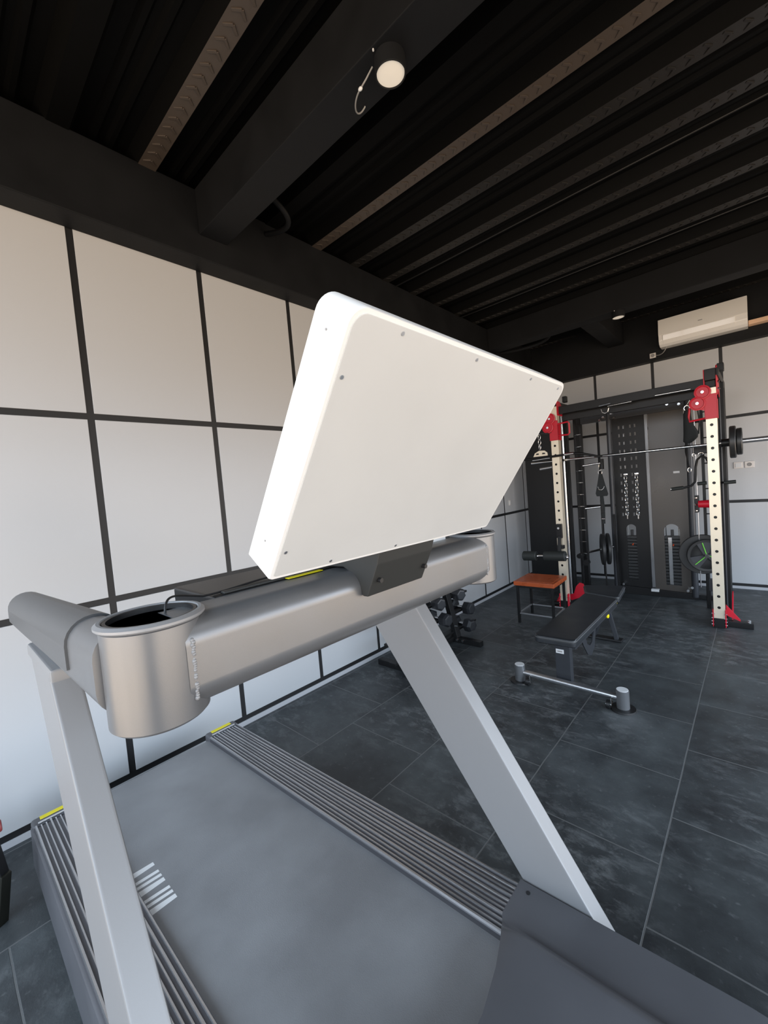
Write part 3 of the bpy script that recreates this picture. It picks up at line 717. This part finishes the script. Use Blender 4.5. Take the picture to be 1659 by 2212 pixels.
# side beams from the uprights back to the tower
for x in (.93, 2.37):
    MB(BLACKS).box((x-.035, 4.80, 2.30), (x+.035, 5.80, 2.37), .005).build('side_beam', parent=RK)
    MB(BLACKS).box((x-.035, 4.82, .0), (x+.035, 5.80, .06), .005).build('base_beam', parent=RK)
    MB(BLACKS).box((x-.035, 5.72, .06), (x+.035, 5.80, 2.30), .005).build('rear_upright', parent=RK)
MB(CHARC).box((.965, 5.72, 2.16), (2.335, 5.78, 2.26), .005).build('rear_crossbar', parent=RK)
MB(BLACKS).box((1.25, 5.66, 2.25), (2.14, 5.80, 2.36), .006).build('tower_top', parent=RK)
MB(BLACKS).box((.965, 5.74, .0), (2.335, 5.80, .055), .005).build('rear_base', parent=RK)
# smith guide posts
for x, s in ((.905, 1), (2.39, -1)):
    MB(BLACKS).box((x-.028, 5.24, .06), (x+.028, 5.30, 2.30), .004).build('smith_post', parent=RK)
    MB(CHROME if s > 0 else CHARC).cyl((x+s*.005, 5.20, .06), (x+s*.005, 5.20, 2.30), .014 if s > 0 else .008, n=16).build('guide_rod', parent=RK)
MB(SILVERL).box((.84, 5.18, .06), (.882, 5.22, 2.28), .004).build('smith_rail', parent=RK)
# ladder of catch pegs
m = MB(BLACKS).box((.985, 5.36, .06), (1.01, 5.40, 2.2), .003)
hk = m.build('catch_ladder', parent=RK)
for i in range(11):
    z = .55+.145*i
    q = MB(CHROME).cyl((1.0, 5.355, z), (1.075, 5.34, z), .006, n=10).build('catch_peg', parent=hk)
m = MB(BLACKS).cyl((1.065, 5.35, .4), (1.06, 5.35, 2.1), .004, n=8); m.build('cable', parent=RK)
m = MB(BLACKS).box((2.215, 5.36, .06), (2.24, 5.40, 2.3), .003).build('catch_ladder', parent=RK)
for i in range(6):
    z = .75+.26*i; MB(BLACKS).cyl((2.24, 5.36, z), (2.305, 5.35, z), .006, n=10).build('catch_peg', parent=m)
MB(STEELB).cyl((2.175, 5.3, .25), (2.175, 5.3, 2.15), .005, n=12).build('guide_rod', parent=RK)
MB(BLACKS).cyl((.99, 5.30, .52), (.99, 5.40, .52), .03, n=16).cyl((1.06, 5.30, .44), (1.06, 5.38, .44), .035, n=16).build('lower_pulley', parent=RK)
# weight tower shrouds with arched windows, grid of slots on the left one
def archw(xc, w_, z0, z1): r = w_/2; return [(xc-r, z0), (xc+r, z0)]+arc(xc, z1-r, r, 0, PI, 12)
slots = []
for j in range(4):
    for i in range(12):
        xx = (1.395, 1.445, 1.515, 1.565)[j]; zz = 2.05-.097*i
        slots.append([(xx-.007, zz-.019), (xx+.007, zz-.019), (xx+.007, zz+.019), (xx-.007, zz+.019)])
MB(BLACKS).plate([(1.315, .10), (1.665, .06), (1.665, 2.25), (1.315, 2.25)], slots+[archw(1.475, .105, .17, .86)], 'y', 5.75, 5.756).build('left_shroud', parent=RK, sm=False)
MB(BROWNB).plate([(1.70, .05), (2.06, .02), (2.04, 2.25), (1.70, 2.25)], [archw(1.885, .15, .14, .86)], 'y', 5.75, 5.756).build('right_shroud', parent=RK, sm=False)
# perforated steel sheet behind the slots
m = MB(CHARC)
for j in range(4):
    xx = (1.395, 1.445, 1.515, 1.565)[j]
    for i in range(12):
        zz = 2.05-.097*i; m.box((xx-.011, 5.744, zz-.022), (xx-.007, 5.752, zz+.022), .001)
m.build('slot_lips', parent=RK)
MB(SILVER).bar((1.685, 5.745, .10), (1.68, 5.745, 2.25), .032, .02, .003, up=(0, 1, 0)).build('centre_strip', parent=RK)
MB(LABEL).box((1.66, 5.70, .055), (1.74, 5.745, .085), .003).build('strip_foot', parent=RK)
MB(CHARC).cyl((1.288, 5.74, .06), (1.288, 5.74, 2.27), .027, n=22).build('tower_tube', parent=RK)
MB(CHARC).cyl((2.085, 5.72, .03), (2.085, 5.72, 2.27), .032, n=22).build('tower_tube', parent=RK)
MB(BLACKS).prism([(1.315, .0), (2.12, .0), (2.12, .06), (1.315, .10)], 'y', 5.71, 5.75, bev=.003).build('base_plate', parent=RK)
MB(LABEL).box((1.925, 5.742, 1.445), (1.985, 5.7495, 1.468), .001).build('badge', parent=RK)
for (x, z) in ((1.33, 2.235), (1.36, 2.17), (1.24, 2.20), (1.20, 2.17), (1.37, .12), (1.90, 2.23), (2.01, 2.21), (2.02, .10), (2.06, .14)):
    MB(CHROME).cyl((x, 5.745, z), (x, 5.69, z), .014, n=14).build('bolt', parent=RK)
for (xc, wd, wb_) in ((1.475, .125, .02), (1.885, .17, .03)):
    m = MB(IRON)
    st_ = None
    for i in range(15):
        z = .14+.0385*i; m.box((xc-wd/2, 5.765, z), (xc+wd/2, 5.86, z+.033), .004)
    st_ = m.build('weight_stack', parent=RK)
    for s in (-1, 1): MB(CHROME).cyl((xc+s*wd*.36, 5.80, .1), (xc+s*wd*.36, 5.80, 2.2), .006, n=10).build('guide_rod', parent=st_)
    MB(BLACK).box((xc-.014, 5.765, .72), (xc+.014, 5.80, .79), .003).build('stack_head', parent=st_)
    MB(CHROME).box((xc-.04, 5.757, .145), (xc-.005, 5.764, .70), 0).build('number_strip', parent=st_) if xc > 1.8 else None
    MB(REDL).cyl((xc+.01, 5.764, .62), (xc+.01, 5.735, .61), .007, n=10).build('selector_pin', parent=st_)
# red brackets
def gusset(pts, x0, x1, name='red_gusset'): return MB(RED).prism(pts, 'x', x0, x1, bev=.002).build(name, parent=RK)
def with_bolts(g, pts, xs_):
    for (y, z) in pts:
        MB(CHROME).cyl((xs_, y, z), (xs_+.012, y, z), .008, n=8).build('bolt', parent=g)
# top right
g = gusset([(4.80, 2.17), (4.80, 2.37), (4.84, 2.40), (4.90, 2.40), (5.12, 2.20), (5.12, 2.14), (4.98, 2.20), (4.88, 2.14)], XRb, XRb+.008); with_bolts(g, ((4.83, 2.33), (4.86, 2.25), (4.95, 2.27), (5.03, 2.21), (4.84, 2.19)), XRb+.008)
gusset([(4.80, 2.12), (4.80, 2.37), (4.90, 2.37), (4.88, 2.14)], XRa-.008, XRa)
MB(BLACKS).box((XRa, 4.795, 2.27), (XRb, 4.86, 2.37), .004).build('beam_end', parent=RK)
MB(BLACKS).box((XRb-.0, 5.0, 2.37), (XRb+.05, 5.10, 2.44), .006).build('pulley_housing', parent=RK)
# top left
g = gusset([(4.79, 2.14), (4.79, 2.36), (4.90, 2.36), (4.88, 2.14)], XL0-.008, XL0)
g = gusset([(4.80, 2.20), (4.80, 2.36), (4.9, 2.36), (5.1, 2.20)], XL1, XL1+.006)
MB(RED).prism([(1.035, 2.24), (1.135, 2.255), (1.125, 2.19), (1.09, 2.145), (1.065, 2.145)], 'y', 5.0, 5.01, bev=.002).build('red_gusset', parent=RK)
MB(BLACKS).box((.975, 5.06, 2.37), (1.02, 5.12, 2.44), .006).build('pulley_housing', parent=RK)
# carriages with pulleys: red housings
def carriage(x0, x1, side):
    xc = (x0+x1)/2
    m = MB(RED)
    m.box((x0-.006, 4.785, 1.925), (x1+.006, 4.80, 2.145), .003).box((x0-.006, 4.785, 1.925), (x0-.001, 4.89, 2.10), .001).box((x1+.001, 4.785, 1.925), (x1+.006, 4.89, 2.10), .001)
    c = m.build('pulley_carriage', parent=RK)
    for (dx, z, r) in ((.055, 2.17, .058), (.095, 2.075, .058)):
        px = xc-side*dx if side > 0 else xc-dx*.6
        q = MB(RED).lathe([(.001, 0), (r, 0), (r+.004, .004), (r+.004, .012), (r-.008, .014), (r-.012, .009), (.016, .009), (.014, .017), (.001, .018)], (px, 4.783, z), (0, -1, 0), 28).build('pulley', parent=c)
        MB(CHROME).cyl((px, 4.767, z), (px, 4.758, z), .012, n=12).build('bolt', parent=q)
    # web plate tying the pulleys to the sleeve
    s = side
    MB(RED).prism([(xc, 2.15), (xc, 1.99), (xc-.12 if s > 0 else xc-.07, 2.03), (xc-.1 if s > 0 else xc-.06, 2.22)], 'y', 4.787, 4.79).build('web_plate', parent=c)
    # loop handle
    if side > 0: L = [(xc, 1.94), (xc-.16, 1.925), (xc-.165, 1.97), (xc-.155, 2.05)]
    else: L = [(xc+.02, 2.10), (xc+.15, 2.11), (xc+.165, 2.095), (xc+.165, 1.985), (xc+.15, 1.97), (xc+.02, 1.975)]
    MB(RED).tube([(q[0], 4.80, q[1]) for q in L], .009, 8).build('loop_handle', parent=c)
carriage(XRa, XRb, 1); carriage(XL0, XL1, -1)
# feet
for x0, x1, s in ((XRa, XRb, 1), (XL0, XL1, -1)):
    m = MB(BLACKS).box((x0, 4.79, .0), (x1, 4.83, .09), .004).build('foot_block', parent=RK)
    for xx in (x0-.009, x1+.002):
        g = MB(RED).prism([(4.785, .012), (4.785, .17), (4.84, .17), (4.84, .012)], 'x', xx, xx+.007, bev=.001).build('red_bracket', parent=RK)
        for z in (.03, .06, .09, .13): MB(CHROME).cyl((xx-.008, 4.80, z), (xx+.015, 4.80, z), .006, n=8).build('bolt', parent=g)
MB(BLACKS).box((2.385, 4.86, .0), (2.58, 4.93, .055), .005).build('stabiliser_foot', parent=RK)
for y in (4.87, 4.92): MB(CHROME).cyl((2.55, y, .055), (2.55, y, .065), .012, n=10).build('bolt', parent=RK)
MB(RED).prism([(2.39, .20), (2.39, .10), (2.49, .055), (2.49, .07)], 'y', 4.89, 4.90).build('red_brace', parent=RK)
MB(RED).prism([(4.9, .06), (4.9, .12), (5.05, .26), (5.12, .28), (5.12, .24), (5.0, .06)], 'x', 2.43, 2.438, bev=.001).build('red_gusset', parent=RK)
MB(RED).prism([(.915, .0+.02), (.915, .10), (1.0, .13), (1.03, .22), (1.07, .265), (1.11, .255), (1.135, .19), (1.12, .11), (1.06, .085)], 'y', 5.0, 5.012, bev=.002).build('red_gusset', parent=RK)
MB(RED).bar((.84, 4.86, .0), (.93, 4.86, .20), .012, .03, .002).build('red_brace', parent=RK)
MB(BLACKS).cyl((.80, 4.86, .03), (.90, 4.86, .03), .028, n=16).build('stabiliser_foot', parent=RK)
# pegs for plates on the rack
MB(CHROME).cyl((1.10, 5.30, .575), (1.30, 5.62, .60), .014, n=16).build('storage_peg', parent=RK)
for (x, y, z, L) in ((1.09, 5.3, 1.105, .17), (1.09, 5.3, 1.62, .19)):
    q = MB(CHROME).cyl((x, y, z), (x+L, y+.03, z+.015), .011, n=14).build('storage_peg', parent=RK)
    MB(BLACKS).box((x+L, y, z-.06), (x+L+.03, y+.05, z+.06), .003).build('peg_mount', parent=q)
MB(STEELB).cyl((.76, 4.83, 1.618), (.90, 4.83, 1.63), .016, n=16).build('storage_peg', parent=RK)
MB(BLACKS).bar((1.34, 5.62, .06), (1.32, 5.62, 1.0), .025, .025, .003).build('peg_post', parent=RK)
MB(BLACKS).bar((1.255, 5.42, .05), (1.235, 5.42, 1.2), .014, .014, .003).build('peg_post', parent=RK)

# leg roller attachment on the left upright
RO = thing('roller_attachment', 'black foam leg roller pair clamped to the rack left upright', 'roller', (.93, 4.74, .6))
MB(CHROME).cyl((.56, 4.72, .607), (1.06, 4.72, .625), .013, n=14).build('axle', parent=RO)
for (a, b) in ((.54, .70), (.79, 1.03)):
    MB(FOAM).lathe([(.001, 0), (.048, 0), (.056, .006), (.056, b-a-.006), (.048, b-a), (.001, b-a)], (a, 4.72, .607+(a-.56)*.036), (1, 0, .036), 28).build('foam_roller', parent=RO)
for x in (.703, 1.035): MB(CHROME).sphere((x+.006, 4.72, .612), .018).build('end_cap', parent=RO)
m = MB(BLACKS).box((.925, 4.765, .82), (.985, 4.797, .98), .004).bar((.955, 4.77, .84), (.955, 4.735, .62), .035, .03, .003).box((.93, 4.74, .70), (1.0, 4.797, .74), .003)
m.build('clamp', parent=RO); MB(CHROME).cyl((.955, 4.77, .935), (.955, 4.745, .935), .012, n=12).build('pull_pin', parent=RO)

# ------------------------------------------------------------------ barbell, plates
BB = thing('barbell', 'long chrome barbell across the rack with thick sleeve to the right', 'barbell', (1.7, 4.95, 1.7))
MB(CHROME).cyl((.62, 4.93, 1.70), (2.42, 4.93, 1.70), .013, n=20).build('shaft', parent=BB)
MB(STEELB).cyl((2.455, 4.93, 1.70), (3.05, 4.93, 1.70), .022, n=24).build('sleeve', parent=BB)
MB(BLACKS).cyl((2.40, 4.93, 1.70), (2.455, 4.93, 1.70), .036, n=24).build('collar', parent=BB)
MB(CHROME).cyl((1.03, 4.93, 1.70), (1.045, 4.93, 1.70), .02, n=18).build('collar_ring', parent=BB)
def disc_plate(name, r, th, label, mat_, grp=None, inner=None):
    t = thing(name, label, 'weight plate', (0, 0, 0), grp)
    MB(mat_).lathe([(.024, 0), (.05, 0), (.055, .004), (r*.72, .005), (r*.78, 0), (r-.006, 0), (r, .006), (r, th-.006), (r-.006, th), (r*.78, th), (r*.72, th-.005), (.055, th-.004), (.05, th), (.024, th), (.024, 0)], (0, 0, 0), (1, 0, 0), 40).build('disc', parent=t)
    MB(STEELB).lathe([(.0235, -.001), (.031, -.001), (.031, th+.001), (.0235, th+.001), (.0235, -.001)], (0, 0, 0), (1, 0, 0), 24).build('hub', parent=t)
    return t
p1 = disc_plate('weight_plate', .145, .045, 'larger black plate on the barbell sleeve, nearer the upright', IRON, 'plates on the barbell'); p1.location = (2.46, 4.93, 1.70)
p2 = disc_plate('weight_plate', .12, .04, 'smaller black plate on the barbell sleeve, right of the larger', IRON, 'plates on the barbell'); p2.location = (2.508, 4.93, 1.70)
ang = math.atan2(.32, .20)
p3 = disc_plate('weight_plate', .19, .035, 'front black plate of the pair on the low left peg', IRON, 'plates on the low left peg'); p3.location = (1.20, 5.46, .5875); p3.rotation_euler = (0, 0, .35)
p4 = disc_plate('weight_plate', .19, .035, 'rear black plate of the pair on the low left peg', IRON, 'plates on the low left peg'); p4.location = (1.25, 5.50, .59); p4.rotation_euler = (0, 0, .35)
# green spoked plate, facing the room, on a peg of the right side
PG = thing('weight_plate', 'round black and green three spoke plate low behind the right upright', 'weight plate', (2.20, 5.25, .60))
c = (2.235, 5.25, .595); R_ = .165
MB(IRON).lathe([(R_-.028, -.018), (R_-.004, -.02), (R_, -.014), (R_, .014), (R_-.004, .02), (R_-.028, .018), (R_-.028, -.018)], c, (.2, -1, 0), 48).build('rim', parent=PG)
ax = Vector((.2, -1, 0)).normalized(); ex = Vector((1, .2, 0)).normalized(); ez = Vector((0, 0, 1)); C0 = Vector(c)
for k in range(3):
    a0 = PI/2+.25+k*2*PI/3
    pr_ = []
    for (rr_, da) in ((.03, -.9), (R_-.024, -.62), (R_-.024, -.1), (R_-.024, .35), (.03, .9)):
        pr_.append(C0+(ex*math.cos(a0+da)+ez*math.sin(a0+da))*rr_)
    MB(CHARC).loft([[p-ax*.006 for p in pr_], [p+ax*.008 for p in pr_]]).build('spoke', parent=PG)
    e_ = C0+(ex*math.cos(a0)+ez*math.sin(a0))*(R_-.03)
    MB(GREEN).tube([C0+ax*.012, C0+ax*.012+(e_-C0)*.5, e_+ax*.012], .0045, 8).build('green_stripe', parent=PG)
MB(CHROME).cyl(C0-ax*.02, C0+ax*.045, .02, n=18).build('hub', parent=PG)
PB = thing('weight_plate', 'larger plain black plate directly behind the green spoked plate', 'weight plate', (2.17, 5.30, .6))
MB(IRON).lathe([(.024, 0), (.20, 0), (.205, .005), (.205, .03), (.2, .035), (.024, .035), (.024, 0)], (2.195, 5.335, .595), (.2, -1, 0), 48).build('disc', parent=PB)
MB(STEELB).lathe([(.0235, 0), (.03, -.001), (.03, .036), (.0235, .036), (.0235, 0)], (2.195, 5.335, .595), (.2, -1, 0), 24).build('hub', parent=PB)
MB(BLACKS).cyl((2.225, 5.345, .595), (2.20, 5.44, .595), .02, n=14).bar((2.225, 5.43, .0), (2.225, 5.43, .62), .035, .035, .003).build('storage_peg', parent=RK)
MB(CHARC).box((2.235, 5.36, .20), (2.31, 5.40, .33), .004).build('storage_box', parent=RK)

# ------------------------------------------------------------------ hanging attachments
def carabiner(m, c, L=.06, w_=.014, mi=0):
    c = Vector(c); m.tube([c+Vector((w_*math.cos(a)*(1), 0, L/2*math.sin(a))) for a in [2*PI*k/16 for k in range(16)]], .0035, 6, mi, closed=True)
H = thing('lat_handle', 'cream triangular cable handle hanging by chrome links left of the rack', 'handle', (.80, 4.76, 1.8))
m = MB(CHROME); carabiner(m, (.80, 4.76, 1.985)); carabiner(m, (.80, 4.76, 1.925)); carabiner(m, (.80, 4.76, 1.87), .06, .01); m.build('chain_links', parent=H)
tri = [(.72, 1.765), (.74, 1.805), (.79, 1.83), (.85, 1.825), (.88, 1.80), (.885, 1.765)]
MB(CREAM).plate(tri, [[(.745, 1.785), (.785, 1.785), (.785, 1.80), (.757, 1.80)], [(.82, 1.785), (.86, 1.785), (.855, 1.80), (.825, 1.803)]], 'y', 4.755, 4.765).build('grip_plate', parent=H)
MB(BLACKS).box((.86, 4.757, 2.0), (.90, 4.775, 2.02), .002).bar((.80, 4.775, 2.02), (.93, 4.785, 2.02), .012, .012, .001).build('hook', parent=H)
CB = thing('curl_bar', 'black bent bar lying across the left upright above the barbell', 'bar', (1.0, 4.77, 1.74))
MB(BLACKS).tube([(.60, 4.775, 1.745), (.80, 4.775, 1.745), (1.0, 4.775, 1.75), (1.15, 4.775, 1.755), (1.24, 4.785, 1.745), (1.38, 4.80, 1.70), (1.43, 4.82, 1.695)], .013, 12).build('bar', parent=CB)
MB(CHROME).cyl((1.06, 4.775, 1.753), (1.16, 4.775, 1.757), .0145, n=14).build('grip_sleeve', parent=CB)
MB(CHROME).cyl((.70, 4.775, 1.725), (.90, 4.775, 1.735), .006, n=10).build('lower_rod', parent=CB)
# triangular strap attachment hanging off the upper peg
TS = thing('cable_strap', 'black triangular strap handle hanging on the left plate peg', 'strap', (1.28, 5.31, 1.4))
m = MB(CHROME); carabiner(m, (1.275, 5.305, 1.585), .09, .012); carabiner(m, (1.275, 5.305, 1.525), .05, .02); m.build('carabiner', parent=TS)
MB(STRAP).prism([(1.262, 1.515), (1.29, 1.515), (1.315, 1.40), (1.345, 1.27), (1.335, 1.245), (1.225, 1.245), (1.215, 1.28), (1.24, 1.40)], 'y', 5.30, 5.325, bev=.004).build('strap_body', parent=TS)
MB(CHROME).tube([(1.245, 5.295, 1.36), (1.255, 5.295, 1.325), (1.285, 5.295, 1.32), (1.305, 5.295, 1.335), (1.315, 5.295, 1.36)], .004, 6).build('ring', parent=TS)
MB(STRAP).prism([(1.265, 1.245), (1.295, 1.245), (1.305, 1.10), (1.30, .92), (1.275, .92), (1.262, 1.10)], 'y', 5.305, 5.318, bev=.003).build('lower_strap', parent=TS)
MB(CHROME).cyl((1.27, 5.29, .98), (1.305, 5.29, .98), .006, n=10).build('buckle', parent=TS)
# black bag hanging right
BG = thing('ankle_strap', 'black fabric strap bag hanging from two long carabiners beside the right upright', 'strap', (2.12, 5.1, 1.95))
m = MB(CHROME); m.tube([(2.20, 5.08, 2.21), (2.135, 5.09, 2.11)], .004, 6).tube([(2.23, 5.08, 2.20), (2.16, 5.09, 2.11)], .004, 6); carabiner(m, (2.14, 5.09, 2.085), .05, .022); m.build('carabiner', parent=BG)
def blob(name, rings_, mat_, parent):
    MB(mat_).loft([[(x+rx*math.cos(2*PI*k/14), y+ry*math.sin(2*PI*k/14), z) for k in range(14)] for (x, y, z, rx, ry) in rings_]).build(name, parent=parent)
blob('strap_body', [(2.14, 5.09, 2.065, .018, .012), (2.14, 5.09, 2.03, .03, .02), (2.145, 5.09, 1.93, .038, .022), (2.165, 5.09, 1.84, .06, .026), (2.16, 5.09, 1.79, .058, .026), (2.145, 5.09, 1.76, .045, .02), (2.14, 5.09, 1.74, .02, .012)], STRAP, BG)
MB(STRAP).tube([(2.22, 5.09, 2.10), (2.235, 5.09, 1.95), (2.225, 5.09, 1.82)], .006, 8).build('webbing', parent=BG)
RP = thing('pull_rope', 'thin black cable loop with chrome ends hanging beside the right shroud', 'rope', (2.13, 5.15, 1.6))
MB(BLACKS).tube([(2.115, 5.15, 1.755), (2.11, 5.15, 1.66), (2.125, 5.15, 1.56), (2.135, 5.15, 1.50)], .007, 8).build('cable', parent=RP)
m = MB(CHROME); carabiner(m, (2.135, 5.15, 1.475), .045, .014); m.build('end_ring', parent=RP)
# dip handle: arch with two side grips
DH = thing('dip_handle', 'black arched dip handle with two side grips behind the right upright', 'handle', (2.2, 5.1, 1.4))
m = MB(BLACKS)
m.tube([(2.03, 5.06, 1.30), (2.10, 5.06, 1.305), (2.155, 5.07, 1.32), (2.185, 5.08, 1.36), (2.19, 5.09, 1.50), (2.205, 5.09, 1.57), (2.24, 5.09, 1.605), (2.275, 5.09, 1.58), (2.30, 5.09, 1.52), (2.32, 5.09, 1.42), (2.325, 5.08, 1.36), (2.36, 5.07, 1.335), (2.45, 5.06, 1.33)], .011, 10)
m.build('frame', parent=DH)
for (a, b) in (((1.99, 5.06, 1.295), (2.09, 5.06, 1.305)), ((2.20, 5.05, 1.335), (2.275, 5.05, 1.34)), ((2.40, 5.055, 1.332), (2.49, 5.055, 1.335))):
    MB(FOAM).cyl(a, b, .017, n=16, bev=.003).build('grip', parent=DH)
MB(CHROME).cyl((1.985, 5.06, 1.2945), (1.992, 5.06, 1.295), .015, n=14).build('end_cap', parent=DH)
MB(BLACKS).box((2.18, 5.10, 1.625), (2.30, 5.22, 1.70), .006).build('mount_block', parent=DH)
m = MB(CHROME); carabiner(m, (2.18, 5.09, 1.62), .03, .012); carabiner(m, (2.235, 5.09, 1.625), .02, .02); m.build('carabiner', parent=DH)
# red roller carriage
RC = thing('landmine_holder', 'small red and black carriage part behind the right upright', 'holder', (2.24, 5.2, 1.1))
MB(RED).cyl((2.19, 5.2, 1.125), (2.29, 5.2, 1.125), .035, .04, n=20).build('red_sleeve', parent=RC)
MB(BLACKS).box((2.16, 5.19, 1.04), (2.19, 5.30, 1.21), .004).build('mount_plate', parent=RC)
for z in (1.06, 1.12, 1.19): MB(CHROME).cyl((2.165, 5.18, z), (2.175, 5.19, z), .012, n=10).build('bolt', parent=RC)
# chains
def chain(xc, label):
    t = thing('hanging_chain', label, 'chain', (xc, 5.72, 1.46), 'silver chains on the perforated panel')
    MB(CHROME).bar((xc-.02, 5.735, 1.475), (xc+.025, 5.735, 1.475), .02, .02, .003).build('hook', parent=t)
    m = MB(CHROME); z = 1.455; i = 0
    while z > 1.0:
        for sgn in (-1, 1):
            a = 0 if i % 2 else 1
        ex_ = Vector((1, 0, 0)) if i % 2 == 0 else Vector((.3, 1, 0)).normalized()
        m.tube([Vector((xc+.002*math.sin(i), 5.725, z-.022))+ex_*(.015*math.cos(q))+Vector((0, 0, .029*math.sin(q))) for q in [2*PI*k/12 for k in range(12)]], .0038, 6, closed=True)
        z -= .044; i += 1
    m.build('links', parent=t)
    MB(CHROME).cyl((xc, 5.725, .98), (xc, 5.725, .93), .009, n=10).build('end_weight', parent=t)
chain(1.445, 'left silver chain hanging on the perforated black panel'); chain(1.56, 'right silver chain hanging on the perforated black panel')
# D ring above tower
m = MB(CHROME); m.tube([(1.44, 4.835, 2.185), (1.45, 4.835, 2.15), (1.475, 4.835, 2.135), (1.50, 4.835, 2.15), (1.51, 4.835, 2.185)], .0045, 6)
m.tube([(1.42, 4.835, 2.222), (1.53, 4.835, 2.23)], .004, 6)
tag(m.build('hanging_ring'), 'small chrome ring hanging from the middle of the top bar', 'ring')

# tall black board left of the rack
t = thing('storage_board', 'tall black board standing in the corner behind the rack left upright', 'board', (.55, 5.75, 0))
MB(BLACKS).box((.20, 5.735, .03), (.80, 5.765, 2.32), .004).build('panel', parent=t)
MB(BLACKS).box((.22, 5.71, 0), (.78, 5.79, .03), .004).build('base', parent=t)

# ------------------------------------------------------------------ dumbbell tree and hex dumbbells
DT = thing('dumbbell_rack', 'black steel dumbbell tree standing by the left wall behind the treadmill', 'dumbbell rack', (.42, 3.33, 0))
MB(BLACKS).bar((.44, 3.33, .03), (.26, 3.33, .80), .07, .05, .004).build('post', parent=DT)
MB(BLACKS).bar((.44, 2.56, .03), (.26, 2.56, .80), .07, .05, .004).build('post', parent=DT)
for y in (3.33, 2.56): 
    MB(BLACKS).bar((.12, y, .025), (.70, y, .025), .06, .05, .004).build('base_foot', parent=DT)
    for x in (.46, .52): MB(CHROME).cyl((x, y-.036, .035), (x, y-.046, .035), .013, n=10).build('bolt', parent=DT)
for (x, z) in ((.45, .121), (.41, .271), (.365, .418), (.33, .616)):
    MB(BLACKS).bar((x-.06, 2.42, z-.02), (x-.06, 3.72, z-.02), .07, .02, .003).build('shelf_rail', parent=DT)
MB(BLACKS).bar((.40, 2.56, .04), (.40, 3.33, .04), .05, .04, .003).build('lower_rail', parent=DT)
MB(CHROME).cyl((.47, 3.33-.03, .17), (.44, 3.33-.04, .17), .008, n=10).build('bolt', parent=DT)
def hexd():
    t = thing('dumbbell', '', 'dumbbell', (0, 0, 0), 'black hex dumbbells on the dumbbell tree')
    for s in (-1, 1):
        r = .066; prof_ = [(r*.62, s*.15), (r*.80, s*.148), (r, s*.125), (r, s*.065), (r*.7, s*.05)]
        if s < 0: prof_ = prof_[::-1]
        m = MB(IRONF); m.lathe([(.001, prof_[0][1])]+prof_+[(.001, prof_[-1][1])], (0, 0, 0), (1, 0, 0), 6); m.build('hex_head', parent=t, sm=False)
    MB(CHROME).cyl((-.055, 0, 0), (.055, 0, 0), .014, n=14).build('handle', parent=t)
    return t
proto = hexd()
spots = [(.365, 3.50, .43, 'dumbbell on the upper visible tier just right of the post'), (.41, 3.56, .275, 'dumbbell on the middle tier right of the post'),
         (.45, 3.50, .127, 'lowest dumbbell right of the post near the floor'), (.37, 3.13, .43, 'upper dumbbell just left of the post'),
         (.41, 3.15, .275, 'lower dumbbell just left of the post'), (.36, 2.83, .43, 'dumbbell half hidden by the treadmill column, furthest left in view'),
         (.33, 3.62, .62, 'topmost dumbbell behind the silver console beam')]
for i, (x, y, z, lab) in enumerate(spots):
    o = proto if i == 0 else copy_tree(proto)
    o.location = (x-.06, y, z); o['label'] = 'black hex ' + lab; o.rotation_euler = (random.uniform(-.3, .3), 0, random.uniform(-.12, .12)-.25)
